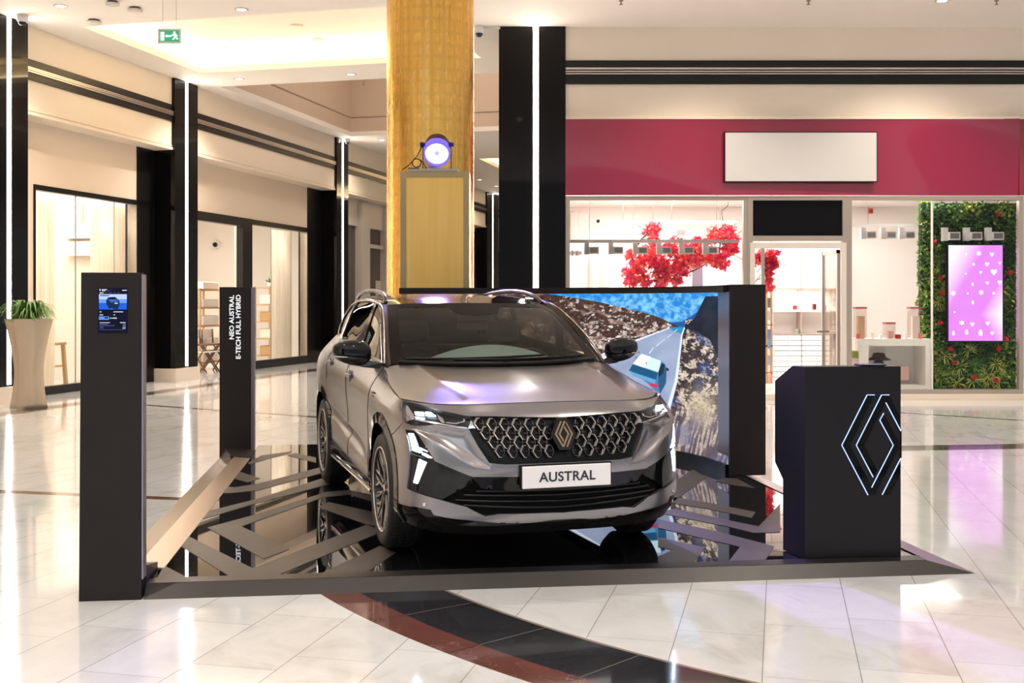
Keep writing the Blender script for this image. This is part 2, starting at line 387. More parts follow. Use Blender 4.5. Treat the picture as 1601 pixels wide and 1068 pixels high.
# ------------------------------------------------------------------ floor
def make_floor():
    mb = MB(); mb.quad((-40, -14, 0), (24, -14, 0), (24, 75, 0), (-40, 75, 0))
    m = mat('polished_marble_tiles', (.8, .77, .72), .09, coat=.3, coat_rough=.03); k = NT(m)
    P = k.pos(); sp = k.n('ShaderNodeSeparateXYZ'); k.l(P, sp.inputs[0]); X, Y = sp.outputs[0], sp.outputs[1]
    t = .2375; L = math.hypot(t, 1); dx, dy = t / L, 1 / L
    u = k.m('DIVIDE', k.m('ADD', k.m('SUBTRACT', k.m('MULTIPLY', X, dy), k.m('MULTIPLY', Y, dx)), .070), .4135)
    ku = k.m('FLOOR', u); fu = k.m('SUBTRACT', u, ku)
    v0 = k.m('SUBTRACT', k.m('ADD', k.m('MULTIPLY', X, dx), k.m('MULTIPLY', Y, dy)), 5.765)
    v = k.m('DIVIDE', k.m('SUBTRACT', v0, k.m('MULTIPLY', ku, .2035)), .815)
    kv = k.m('FLOOR', v); fv = k.m('SUBTRACT', v, kv)
    gu = k.m('MULTIPLY', k.m('MINIMUM', fu, k.m('SUBTRACT', 1, fu)), .4135)
    gv = k.m('MULTIPLY', k.m('MINIMUM', fv, k.m('SUBTRACT', 1, fv)), .815)
    j = k.m('LESS_THAN', k.m('MINIMUM', gu, k.m('MULTIPLY', gv, 1.5)), .0022)
    cv = k.n('ShaderNodeCombineXYZ'); k.l(ku, cv.inputs[0]); k.l(kv, cv.inputs[1])
    wn = k.n('ShaderNodeTexWhiteNoise'); wn.noise_dimensions = '3D'; k.l(cv.outputs[0], wn.inputs[0])
    n1 = k.noise(2.6, 6, .6, k.mapping(P, (1, .7, 1)), 1.2); n2 = k.noise(17, 5, .7, P, 2.5)
    base = k.ramp(k.m('ADD', k.m('MULTIPLY', n1, .8), k.m('MULTIPLY', wn.outputs[0], .2)),
                  [(.25, (.50, .495, .48)), (.42, (.60, .61, .615)), (.6, (.65, .665, .68)), (.8, (.56, .56, .555))])
    vein = k.m('LESS_THAN', k.m('ABSOLUTE', k.m('SUBTRACT', n2, .5)), .006)
    base = k.mix(k.m('MULTIPLY', vein, .22), base, (.45, .40, .36))
    base = k.mix(k.m('MULTIPLY', j, .75), base, (.16, .13, .11))
    # dark inlay rings around the display and straight inlay bands
    rx = k.m('SUBTRACT', X, 4.9); ry = k.m('SUBTRACT', Y, 9.7)
    R = k.m('SQRT', k.m('ADD', k.m('MULTIPLY', rx, rx), k.m('MULTIPLY', ry, ry)))
    near = k.m('LESS_THAN', Y, 8.6)
    ring = lambda a, b: k.m('MULTIPLY', k.m('MULTIPLY', k.m('GREATER_THAN', R, a), k.m('LESS_THAN', R, b)), near)
    vn = k.noise(2.2, 5, .5, P, 2.0); ve = k.m('MULTIPLY', k.m('LESS_THAN', k.m('ABSOLUTE', k.m('SUBTRACT', vn, .5)), .004), k.m('GREATER_THAN', k.noise(1.4, 2, .5, P), .5))
    th = k.m('MULTIPLY', k.m('ARCTAN2', rx, ry), 6.5 / .62); ft = k.m('FRACT', th)
    rj = k.m('LESS_THAN', k.m('MINIMUM', ft, k.m('SUBTRACT', 1, ft)), .005)
    brown = k.mix(k.m('MULTIPLY', ve, .22), k.ramp(vn, [(.2, (.10, .036, .030)), (.8, (.15, .058, .048))]), (.5, .38, .34))
    brown = k.mix(rj, brown, (.02, .01, .01))
    black = k.mix(k.m('MULTIPLY', ve, .05), k.ramp(vn, [(.2, (.012, .013, .016)), (.8, (.03, .03, .035))]), (.5, .5, .5))
    black = k.mix(k.m('MULTIPLY', rj, .5), black, (.3, .28, .26))
    base = k.mix(ring(6.288, 6.707), base, black)
    base = k.mix(ring(6.707, 6.905), base, brown)
    base = k.mix(ring(6.268, 6.288), base, (.25, .2, .17))
    def band(p, q, w, color):   # straight inlay from p to q
        nonlocal base
        p, q = Vector(p[:2]), Vector(q[:2]); d = (q - p); Lq = d.length; d /= Lq
        s_ = k.m('ADD', k.m('MULTIPLY', k.m('SUBTRACT', X, p.x), d.x), k.m('MULTIPLY', k.m('SUBTRACT', Y, p.y), d.y))
        c_ = k.m('ABSOLUTE', k.m('SUBTRACT', k.m('MULTIPLY', k.m('SUBTRACT', X, p.x), d.y), k.m('MULTIPLY', k.m('SUBTRACT', Y, p.y), d.x)))
        f = k.m('MULTIPLY', k.m('LESS_THAN', c_, w / 2), k.m('MULTIPLY', k.m('GREATER_THAN', s_, 0), k.m('LESS_THAN', s_, Lq)))
        base = k.mix(f, base, color)
    BR = (.16, .085, .06); GR = (.10, .085, .075)
    band(fl(-400, 752), fl(330, 782), .13, BR)
    band(fl(200, 631.5), fl(520, 654), .13, BR)
    band(fl(1230, 704), fl(1700, 696), .42, GR)
    band(fl(1200, 632), fl(1700, 664), .12, (.07, .06, .06))
    band(Wp(0, 1.55, 0), Wp(50, 1.55, 0), .40, GR)
    band(Wp(27, 2.1, 0), Wp(27, 12, 0), .4, GR)
    k.l(base, k.b.inputs['Base Color'])
    k.l(k.m('MULTIPLY_ADD', n1, .10, .05), k.b.inputs['Roughness'])
    struct('floor', mb, m)
make_floor()

# ------------------------------------------------------------------ ceiling with two openings
def fr(px, py):   # photo point on the ceiling -> left-wall frame (a, b)
    P = fl(px, py, CZ); q = P - LO; return q.dot(LD), Vector((q.x, q.y, 0)).dot(LN)
o1 = [fr(125, 40), fr(309, 113), fr(754, 92), fr(600, 13)]
A1 = ((o1[0][0] + o1[3][0]) / 2, (o1[1][0] + o1[2][0]) / 2, (o1[0][1] + o1[1][1]) / 2, o1[2][1])
o2 = [fr(350, 135), fr(543, 213), fr(605, 211), fr(605, 123)]
A2 = ((o2[0][0] + o2[3][0]) / 2, (o2[1][0] + o2[2][0]) / 2, (o2[0][1] + o2[1][1]) / 2, 8.2)
A3 = (37.5, 50, 3.0, 7.5)
mb = MB()
def slab(a0, a1, b0, b1, z0=CZ, z1=CZ + .12):
    if a1 - a0 > .01 and b1 - b0 > .01: mb.wbox(a0, a1, b0, b1, z0, z1)
prev = -1.5
for (a0, a1, b0, b1) in (A1, A2, A3):
    slab(prev, a0, .3, 34)
    slab(a0, a1, .3, b0); slab(a0, a1, b1, 34)
    prev = a1
slab(prev, 66, .3, 34)
for (a0, a1, b0, b1), dz in ((A1, .48), (A3, .48)):       # coffer boxes above the openings
    g = .32; z0, z1 = CZ + .12, CZ + dz
    mb.wbox(a0 - g - .1, a0 - g, b0 - g, b1 + g, z0, z1); mb.wbox(a1 + g, a1 + g + .1, b0 - g, b1 + g, z0, z1)
    mb.wbox(a0 - g, a1 + g, b0 - g - .1, b0 - g, z0, z1); mb.wbox(a0 - g, a1 + g, b1 + g, b1 + g + .1, z0, z1)
    mb.wbox(a0 - g, a1 + g, b0 - g, b1 + g, z1, z1 + .1)
struct('ceiling', mb, CEILM)
# tall void of the second opening
mb = MB(); a0, a1, b0, b1 = A2; zt = 9.4
lamp('void_fill_light', 'AREA', Wp((a0 + a1) / 2, (b0 + b1) / 2, 9.35), 95, (1, .88, .76), 3.0, shape='RECTANGLE', sy=5)  # added lamp under the void's top, brightens its walls
for q in ((a0 - .1, a0, b0 - .1, b1 + .1), (a1, a1 + .1, b0 - .1, b1 + .1), (a0, a1, b0 - .1, b0), (a0, a1, b1, b1 + .1)): mb.wbox(*q, CZ + .12, zt)
mb.wbox(a0 - .1, a1 + .1, b0 - .1, b1 + .1, zt, zt + .1)
struct('wall_void', mb, noisy('void_plaster', (.62, .48, .37), (.66, .52, .40), 1.0, .7))
mb = MB()
for z in (6.66, 7.75):
    mb.wbox(a0, a1, b0 + .0, b0 + .012, z, z + .03); mb.wbox(a1 - .012, a1, b0, b1, z, z + .03)
struct('trim_1', mb, mat('joint_brown', (.33, .25, .19), .8))  # darker seam lines across the void walls
# cove light tubes lying on the ledges of the coffers
LEDY = emis('cove_led_warm', (1, .78, .42), 15)
for (a0, a1, b0, b1), nm in ((A1, 'front'), (A3, 'rear')):
    t = thing('cove_light', 'warm cove light around the ceiling recess ' + ('above the hanging exit sign' if nm == 'front' else 'far down the mall corridor'), 'light', Wp((a0 + a1) / 2, (b0 + b1) / 2, CZ + .13))
    for q in ((a0 - .26, a0 - .20, b0 - .2, b1 + .2), (a1 + .20, a1 + .26, b0 - .2, b1 + .2), (a0 - .2, a1 + .2, b0 - .26, b0 - .20), (a0 - .2, a1 + .2, b1 + .20, b1 + .26)):
        m2 = MB(); m2.wbox(*q, CZ + .14, CZ + .19); m2.build('light_tube', LEDY, t)

# ------------------------------------------------------------------ left shop fronts
FB = .41           # fascia and columns stand this far in front of the glazing
FZ = wall_at(40, 178, FB)[1]      # underside of the fascia
mb = MB(); mb.wbox(-14, 66, 0, FB, FZ, CZ); struct('wall_left', mb, CREAM)
zb0, zb1 = wall_at(268, 190, FB)[1], wall_at(268, 164, FB)[1]
mb = MB(); mb.wbox(-14, 66, FB, FB + .03, zb0, zb1); struct('trim_2', mb, BLK)
for i, f in enumerate((.36, .46, .55)):
    z = zb0 + (zb1 - zb0) * f
    mb = MB(); mb.wbox(-14, 66, FB + .03, FB + .05, z, z + .022); struct('trim_%d' % (3 + i), mb, STEEL)
mb = MB(); mb.wbox(-14, 66, FB, FB + .03, FZ, FZ + .05); mb.wbox(-14, 66, FB + .0, FB + .015, FZ + .07, FZ + .1); struct('trim_6', mb, CREAM)

def column(pl, pr, strip, label, inner=None, top=CZ):
    a0 = wall_at(pl, 400, FB)[0]; a1 = wall_at(pr, 400, FB)[0]; s = wall_at(strip, 400, FB)[0]
    t = thing('light_column', label, 'column', Wp((a0 + a1) / 2, FB / 2, 0))
    m = MB(); m.wbox(a0, a1, -.02, FB + .07, .27, top); m.build('shaft', BLKGL, t)
    m = MB(); m.wbox(a0 - .02, a1 + .02, -.02, FB + .11, 0, .27); m.build('plinth', mat('pale_stone', (.62, .54, .48), .25), t)
    m = MB(); m.wbox(s - .045, s + .045, FB + .07, FB + .078, .30, top); m.build('light_strip', LEDW, t)
    return a0, a1
c1 = column(-34, 38, 8, 'glossy black column with a vertical light strip at the left edge, planter at its foot')
c2 = column(268.5, 304.5, 287, 'glossy black column with light strip between the curtain window and the shop doorway')
c3 = column(523, 541, 532, 'slim glossy black column with light strip at the far end of the left shops, left of the gold column')
c4 = column(759, 777, 768, 'far black column with light strip seen between the gold column and the wide black pillar')

def infill(pl, pr, z0=0, z1=None, b0=-.05, b1=.0):
    a0 = wall_at(pl, 400, 0)[0]; a1 = wall_at(pr, 400, 0)[0]
    return a0, a1
LOWER = noisy('taupe_plaster', (.78, .66, .54), (.82, .70, .58), 1.0, .6)
wz = wall_at(52, 288, 0)[1]; wa0, wa1 = wall_at(52, 400, 0)[0], wall_at(236, 400, 0)[0]
dz = wall_at(304, 329, 0)[1]; da0, da1 = c2[1] + .02, wall_at(391, 400, 0)[0]
va1 = wall_at(487, 400, 0)[0]; vz = wall_at(400, 344, 0)[1]
mb = MB()
mb.wbox(-14, wa0, -.2, 0, 0, FZ); mb.wbox(wa0, wa1, -.2, 0, wz, FZ); mb.wbox(wa1, c2[0] - .62, -.2, 0, 0, FZ)
mb.wbox(c2[1], va1, -.2, 0, dz, FZ); mb.wbox(va1, c3[0] - .9, -.2, 0, 0, FZ)
struct('wall_shopfront', mb, LOWER)
mb = MB(); mb.wbox(c2[0] - .62, c2[0], -.25, .02, 0, FZ); mb.wbox(c3[0] - .9, c3[0], -.25, .02, 0, FZ); mb.wbox(c4[0] - 1.6, c4[0], -.25, .02, 0, FZ - .1)
struct('wall_recess', mb, BLK)
# far shop fronts beyond the third column
mb = MB(); a = c3[1]
mb.wbox(a, 66, -.2, 0, 3.9, FZ); 
x = a
GREYW = mat('pale_portal_frame', (.66, .60, .55), .45)
aa = [wall_at(p, 400, 0)[0] for p in (541, 560, 573, 604)]
mb.wbox(aa[1], aa[2], -.2, .12, 0, 4.6); mb.wbox(aa[3] - .3, aa[3] + .6, -.2, .1, 0, 4.6); mb.wbox(aa[3] + .6, c4[0] - 1.6, -.2, 0, 0, FZ); mb.wbox(c4[1], 66, -.2, 0, 4.1, FZ)
struct('wall_far', mb, GREYW)
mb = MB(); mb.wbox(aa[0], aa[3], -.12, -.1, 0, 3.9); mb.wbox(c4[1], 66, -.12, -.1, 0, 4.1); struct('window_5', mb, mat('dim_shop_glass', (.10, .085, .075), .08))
mb = MB()
for z in (1.3, 2.6): mb.wbox(c4[1], 66, -.1, -.04, z, z + .08)
for i in range(4): mb.wbox(c4[1] + i * 1.6, c4[1] + i * 1.6 + .1, -.1, -.04, 0, 4.1)
mb.wbox(aa[2], aa[2] + .12, -.1, .0, 0, 3.9); mb.wbox(aa[2], aa[3], -.1, .0, 3.3, 3.42)
struct('window_6', mb, GREYW)
m = MB(); m.wbox(aa[2] + 1.0, aa[2] + 1.9, -.09, -.06, .2, 2.3)
for z in (.6, 1.3): m.wbox(aa[2] + 1.1, aa[2] + 1.8, -.06, -.045, z, z + .5)
struct('door_2', m, GREYW)
mb = MB(); mb.wbox(65.8, 66, -1, 34, 0, CZ); struct('wall_back', mb, CREAM)

# shop interiors on the left: floor, back wall, ceiling
def room(name, a0, a1, depth, h, m, mw):
    mb = MB(); mb.wbox(a0, a1, -depth, -depth + .1, 0, h); mb.wbox(a0 - .1, a0, -depth, -.2, 0, h); mb.wbox(a1, a1 + .1, -depth, -.2, 0, h); struct('wall_' + name, mb, mw)
    mb = MB(); mb.wbox(a0 - .1, a1 + .1, -depth, -.2, h, h + .1); struct('ceiling_' + name, mb, m)
WARMW = mat('shop_wall_warm_white', (.86, .79, .71), .6)
room('curtain_shop', wa0 - .3, wa1 + .2, 3.2, 4.6, CEILM, WARMW)
room('homeware_shop', c2[0] + .1, va1 + 3.0, 6.0, 4.6, CEILM, WARMW)
def room_light(a, b, z, e, sx=1.2, sy=.5):
    lamp('shop_ceiling_light', 'AREA', Wp(a, b, z), e, (1, .90, .80), sx, (0, 0, ROTW), shape='RECTANGLE', sy=sy)
for a_ in (wa0 + .5, wa1 - .8, da1 + .7, va1 - .8): lamp('window_spot', 'SPOT', Wp(a_, -.25, 3.75), 70, (1, .88, .74), .05, spot=math.radians(75), blend=.9)
room_light((wa0 + wa1) / 2, -1.4, 4.5, 105, 3.2, 1.2)
room_light((da0 + da1) / 2, -2.6, 4.5, 150, 2.2, 2.5)
room_light((da1 + va1) / 2, -2.0, 4.5, 135, 2.6, 1.6)

def window(n, a0, a1, z0, z1, fw, mframe, label=None):
    t = thing('window_%d' % n, None, None, Wp((a0 + a1) / 2, 0, 0)); t['kind'] = 'structure'
    m = MB(); m.wbox(a0, a1, -.12, .02, z0, z0 + fw * 1.6); m.wbox(a0, a1, -.12, .02, z1 - fw, z1); m.wbox(a0, a0 + fw * .5, -.12, .02, z0, z1); m.wbox(a1 - fw, a1, -.12, .02, z0, z1)
    m.build('window_frame', mframe, t)
    m = MB(); m.wbox(a0 + fw * .5, a1 - fw, -.055, -.045, z0 + fw, z1 - fw); m.build('pane', GLASS, t)
    m = MB()
    for f in (.34, .67): m.wbox(a0 + (a1 - a0) * f - .006, a0 + (a1 - a0) * f + .006, -.06, -.04, z0 + fw, z1 - fw)
    m.build('glazing_joint', mat('glazing_joint_grey', (.4, .36, .33), .4), t)
window(1, wa0, wa1, 0, wz, .09, BLK)
window(2, da1 + .02, va1, 0, vz, .12, BLK)
t = thing('door_1', None, None, Wp(da0, 0, 0)); t['kind'] = 'structure'
m = MB(); m.wbox(da0, da1 + .02, -.14, .03, dz - .20, dz); m.wbox(da1 - .42, da1 + .02, -.14, .03, 0, dz - .2); m.build('door_frame', BLK, t)

# ------------------------------------------------------------------ right facade
FY = 18.65; FM = FY / F
def fx(px): return (px - CX) * FM
def fz(py): return H + (HY - py) * FM
mb = MB()
mb.box2((fx(884), FY, fz(185)), (16, FY + .3, CZ + .05))
struct('wall_right', mb, CREAM)
mb = MB(); mb.box2((fx(884), FY - .03, fz(132)), (16, FY, fz(95))); struct('trim_7', mb, BLK)
for i, (q0, q1) in enumerate(((109.5, 106.5), (113.5, 111.5), (117, 115.2))):
    mb = MB(); mb.box2((fx(884), FY - .05, fz(q0)), (16, FY - .03, fz(q1))); struct('trim_%d' % (8 + i), mb, STEEL)
mb = MB(); mb.box2((fx(884), FY - .1, fz(187.5)), (16, FY, fz(184))); struct('trim_11', mb, CREAM)
# wide black pillar with a light strip
t = thing('light_pillar', 'wide glossy black pillar with a central vertical light strip, left of the crimson shop front', 'column', (fx(832), FY, 0))
m = MB(); m.box2((fx(780), FY - .06, .0), (fx(884), FY + 1.2, CZ)); m.build('shaft', BLKGL, t)
m = MB(); m.box2((fx(833.5), FY - .07, .3), (fx(841.5), FY - .06, CZ)); m.build('light_strip', LEDW, t)
# crimson fascia panel: slightly wavy gloss
def fascia():
    t = thing('shop_fascia', 'crimson glossy shop fascia spanning the wall above the shop windows', 'shop sign', (6, FY, 3.4))
    nx, nz = 120, 16; x0, x1, z0, z1 = fx(884), fx(1590), fz(306), fz(187)
    rr = random.Random(3); ph = [(rr.uniform(.4, 1.5), rr.uniform(-.9, .9), rr.uniform(0, 6)) for _ in range(7)]
    bm = MB(); g = []
    for i in range(nx + 1):
        row = []
        for j in range(nz + 1):
            x = x0 + (x1 - x0) * i / nx; z = z0 + (z1 - z0) * j / nz
            d = sum(math.sin(a * x + b * z * 2 + c) for a, b, c in ph) * .014
            row.append(bm.bm.verts.new((x, FY - .08 + d, z)))
        g.append(row)
    for i in range(nx):
        for j in range(nz): bm._f([g[i][j], g[i + 1][j], g[i + 1][j + 1], g[i][j + 1]], True)
    bm.build('panel', mat('crimson_gloss', (.29, .004, .043), .22, coat=1, coat_rough=.04), t, fixn=False)
    m = MB(); m.box2((fx(1590), FY - .09, z0), (16, FY, z1)); m.build('end_panel', mat('deep_crimson', (.26, .004, .02), .2, coat=1), t)
    s = thing('sign_panel', 'blank white rectangular sign board on the crimson fascia', 'sign', (fx(1248), FY - .1, fz(248)))
    m = MB(); m.box2((fx(1129), FY - .17, fz(286.5)), (fx(1366.5), FY - .13, fz(208.5))); m.build('rim', BLK, s)
    m = MB(); m.box2((fx(1131), FY - .18, fz(285)), (fx(1365), FY - .17, fz(210))); m.build('face', mat('sign_white', (.66, .635, .615), .5), s)
fascia()
# shop front frame
FR = mat('champagne_aluminium', (.52, .44, .37), .35, .7)
SF = .10   # shop floor level
def pane(n, x0, x1, z0, z1, mull=()):
    t = thing('window_%d' % n, None, None, ((x0 + x1) / 2, FY, z0)); t['kind'] = 'structure'
    m = MB(); f = .07
    m.box2((x0, FY - .05, z0), (x1, FY + .05, z0 + f)); m.box2((x0, FY - .05, z1 - f), (x1, FY + .05, z1))
    m.box2((x0, FY - .05, z0 + f), (x0 + f, FY + .05, z1 - f)); m.box2((x1 - f, FY - .05, z0 + f), (x1, FY + .05, z1 - f))
    m.build('window_frame', FR, t)
    m = MB(); m.box2((x0 + f, FY - .005, z0 + f), (x1 - f, FY + .005, z1 - f)); m.build('pane', GLASS, t)
    for x in mull:
        m = MB(); m.box2((x - .012, FY - .02, z0 + f), (x + .012, FY + .02, z1 - f)); m.build('mullion', WHITE, t)
    return t
ZT = fz(307)
pane(3, fx(884), fx(1168), SF, ZT)
pane(4, fx(1324), fx(1598), SF, ZT, (fx(1457),))
mb = MB(); mb.box2((fx(884), FY - .12, 0), (16, FY + .05, SF)); struct('baseboard_right', mb, mat('cream_plinth', (.80, .70, .58), .3))
t = thing('door_3', None, None, (fx(1246), FY, SF)); t['kind'] = 'structure'
m = MB(); x0, x1 = fx(1168), fx(1324); zm0, zm1 = fz(377), fz(369)
m.box2((x0, FY - .06, SF), (x0 + .085, FY + .06, ZT)); m.box2((x1 - .085, FY - .06, SF), (x1, FY + .06, ZT)); m.box2((x0 + .085, FY - .06, ZT - .07), (x1 - .085, FY + .06, ZT)); m.box2((x0 + .085, FY - .06, zm0), (x1 - .085, FY + .06, zm1))
m.build('portal_frame', FR, t)
m = MB(); m.box2((x0 + .085, FY, zm1), (x1 - .085, FY + .02, ZT - .07)); m.build('transom_panel', BLKGL, t)
m = MB(); a, b = fx(1171), fx(1321); zt = fz(380)
m.box2((a, FY - .09, SF), (a + .08, FY + .0, zt)); m.box2((b - .08, FY - .09, SF), (b, FY + .0, zt)); m.box2((a + .08, FY - .09, zt - .09), (b - .08, FY + .0, zt)); m.build('door_frame', mat('pale_grey_frame', (.70, .64, .58), .4), t)
m = MB(); xh = fx(1313); m.box2((xh - .03, FY + .02, SF + .01), (xh, FY + .95, zt - .11)); m.build('open_glass_leaf', glassmat('door_glass', (.97, .93, .88), .85), t)
m = MB()
for y in (FY + .02, FY + .90): m.box2((xh - .04, y, SF + .01), (xh + .01, y + .05, zt - .11))
m.box2((xh - .04, FY + .02, zt - .17), (xh + .01, FY + .95, zt - .11)); m.build('leaf_frame', STEEL, t)
m = MB(); m.tube([(xh - .04, FY + .5, fz(520)), (xh - .25, FY + .5, fz(520)), (xh - .28, FY + .44, fz(519))], .022); m.build('door_handle', CHROME, t)
m = MB(); m.box2((fx(1190), FY - .02, fz(560)), (fx(1195), FY + .02, zt - .09)); m.box2((fx(1178), FY - .02, fz(388)), (fx(1313), FY + .0, zt - .09)); m.build('leaf_rail', STEEL, t)
# shop room
SW = mat('boutique_white', (.90, .84, .80), .5)
D = 23.6
mb = MB(); mb.box2((fx(884), D, SF), (16, D + .1, 3.7)); struct('wall_boutique_back', mb, SW)
mb = MB(); mb.box2((fx(884) - .05, FY + 1.2, SF), (fx(884) + .05, D, 3.7)); struct('wall_boutique_left', mb, SW)
mb = MB(); mb.box2((fx(884), FY + .05, 3.62), (16, D, 3.74)); struct('ceiling_boutique', mb, SW)
mb = MB(); mb.box2((fx(884), FY + .06, 0), (16, D, SF)); struct('floor_boutique', mb, mat('boutique_floor', (.75, .70, .66), .2))
for x, e in ((2.3, 115), (4.75, 62), (7.0, 70)):
    lamp('boutique_light', 'AREA', (x, 20.8, 3.58), e, (1, .93, .88), 1.9, (0, 0, 0), shape='RECTANGLE', sy=2.6)
# ------------------------------------------------------------------ display stage
PH = .07
SFL = fl(123, 941); SD = Vector((.9924, .1232, 0)).normalized(); SB = Vector((-SD.y, SD.x, 0))
SWD, SDP = 5.115, 6.1
def S(x, y, z=0.0): return SFL + SD * x + SB * y + Vector((0, 0, z))
def to_stage(p): q = Vector(p) - SFL; return q.dot(SD), q.dot(SB)
stage = thing('display_stage', 'low black mirror-finish car display stage with grey diamond stripes on the marble floor', 'stage', S(2.5, 3, 0))
BV = .07
m = MB(); m.hexa([S(.345, .03, 0), S(SWD - .26, .03, 0), S(SWD - .26, SDP, 0), S(.345, SDP, 0), S(.345, BV + .1, PH), S(SWD - .26, BV + .1, PH), S(SWD - .26, SDP, PH), S(.345, SDP, PH)])
m.build('deck', mat('mirror_black_floor', (.006, .006, .007), .02, coat=1, coat_rough=.01, spec=.8), stage)
EDG = noisy('matt_brown_black_metal', (.010, .008, .007), (.014, .011, .010), 2, .34, .42, metal=.0)
m = MB()
m.hexa([S(.338, 0, 0), S(SWD, 0, 0), S(SWD, .02, 0), S(.338, .02, 0), S(.338, BV, PH), S(SWD - .27, BV, PH), S(SWD - .27, BV + .12, PH), S(.338, BV + .12, PH)])
m.build('front_edge', EDG, stage)
m = MB(); m.prism([S(.36, BV, PH), S(SWD - .27, BV, PH), S(SWD - .27, BV + .12, PH), S(.36, BV + .12, PH)], [S(.36, BV, PH + .003), S(SWD - .27, BV, PH + .003), S(SWD - .27, BV + .12, PH + .003), S(.36, BV + .12, PH + .003)]); m.build('front_border', EDG, stage)
m = MB(); m.hexa([S(SWD, 0, 0), S(SWD, SDP, 0), S(SWD - .28, SDP, 0), S(SWD - .28, BV, 0), S(SWD - .262, BV, PH), S(SWD - .262, SDP, PH), S(SWD - .29, SDP, PH), S(SWD - .29, BV, PH)])
m.build('side_edge', mat('satin_grey_metal_purple_lit', (.45, .40, .44), .3, .85), stage)  # lilac tint puts the purple light on this edge into the colour
# brushed bronze ridge along the left side
m = MB(); y0, y1 = .425, 5.05
m.hexa([S(0, y0, 0), S(.22, y0, 0), S(.22, y1, 0), S(0, y1 + .55, 0), S(.215, y0, .088), S(.22, y0, .088), S(.22, y1, .088), S(.215, y1, .088)])
m.build('ridge_outer_face', BRONZE, stage)
m = MB(); m.hexa([S(.215, y0, 0), S(.37, y0, 0), S(.37, y1, 0), S(.215, y1, 0), S(.215, y0, .0885), S(.37, y0, PH + .003), S(.37, y1, PH + .003), S(.215, y1, .0885)])
m.build('ridge_inner_face', mat('bronze_metal_lit', (.62, .50, .41), .33, .85), stage)  # lighter copy of the bronze, the facet's reflected light put into its colour
m = MB(); m.prism([S(.18, y1, .0), S(.36, y1, .0), S(.40, y1 + .6, 0), S(0, y1 + .6, 0)], [S(.18, y1, .10), S(.36, y1, .08), S(.36, y1 + .6, .08), S(.06, y1 + .6, .10)]); m.build('ridge_corner', CHAR, stage)
# matt stripes
STR = noisy('matt_grey_stripe', (.042, .034, .032), (.06, .05, .047), 9, .38, .5)
def pxs(L, ox, oy, sc): return [(ox + x / sc, oy + y / sc) for x, y in L]
stripes = [pxs(q, 220, 680, 3.812) for q in (
 [(640, 165), (720, 122), (900, 98), (885, 112), (760, 142), (650, 175)],
 [(875, 122), (920, 108), (1045, 135), (1045, 166)],
 [(475, 305), (560, 312), (700, 290), (1100, 185), (1100, 222), (700, 330), (540, 345), (440, 350)],
 [(350, 505), (395, 455), (680, 385), (1110, 250), (1130, 292), (700, 405), (440, 480)],
 [(555, 215), (600, 222), (712, 258), (640, 282), (520, 250)],
 [(395, 552), (700, 470), (1110, 338), (1240, 328), (1400, 360), (1400, 400), (1240, 355), (1090, 372), (600, 545), (885, 680), (735, 738)],
 [(228, 655), (282, 602), (668, 795), (1345, 535), (1420, 560), (1400, 592), (800, 842), (540, 848)],
 [(1058, 430), (1120, 400), (1400, 462), (1400, 540), (1340, 530)],
 [(140, 778), (290, 856), (95, 856)],
 [(1060, 832), (1425, 662), (1520, 700), (1330, 830)])]
stripes += [pxs(q, 1040, 690, 5.342) for q in (
 [(60, 350), (230, 235), (345, 300), (165, 430), (60, 510)],
 [(420, 335), (480, 305), (600, 310), (750, 390), (600, 370)],
 [(60, 465), (350, 510), (755, 590), (720, 638), (350, 562), (60, 515)],
 [(-40, 590), (80, 562), (560, 665), (780, 710), (850, 640), (960, 520), (960, 760), (740, 765), (560, 720), (-40, 600)],
 [(-60, 650), (400, 745), (910, 875), (830, 1000), (525, 1010), (625, 880), (400, 830), (-60, 722)],
 [(-60, 800), (330, 885), (235, 1018), (-60, 1018), (-60, 960), (-20, 945), (60, 905), (-60, 880)])]
for q in stripes:
    P = [fl(x, y, PH + .0025) for x, y in q]
    m = MB(); m.prism([p - Vector((0, 0, .002)) for p in P], P)
    bmesh.ops.triangulate(m.bm, faces=[f for f in m.bm.faces if len(f.verts) > 4])
    m.build('stripe', STR, stage)

# ------------------------------------------------------------------ touch screen kiosk
KH = 1.768
k = thing('touchscreen_kiosk', 'tall charcoal kiosk with a small lit touch screen, front left corner of the stage', 'kiosk', S(.16, .05, 0))
m = MB(); m.hexa([S(0, 0, 0), S(.325, 0, 0), S(.325, .10, 0), S(0, .10, 0), S(.012, 0, KH), S(.322, 0, KH), S(.322, .10, KH), S(.012, .10, KH)]); m.build('body', CHAR, k, bevel=.003)
m = MB(); m.box(S(.33, .05, KH / 2 + .05), (.008, .09, KH - .12), math.atan2(SD.y, SD.x)); m.build('side_trim', mat('cool_grey_trim', (.30, .28, .32), .3, .6), k)
m = MB(); m.hexa([S(.03, .10, 0), S(.335, .10, 0), S(.335, .42, 0), S(.03, .42, 0), S(.03, .10, .165), S(.335, .10, .165), S(.335, .42, .11), S(.03, .42, .11)]); m.build('foot', mat('deep_blue_black_lacquer', (.012, .010, .03), .3), k)
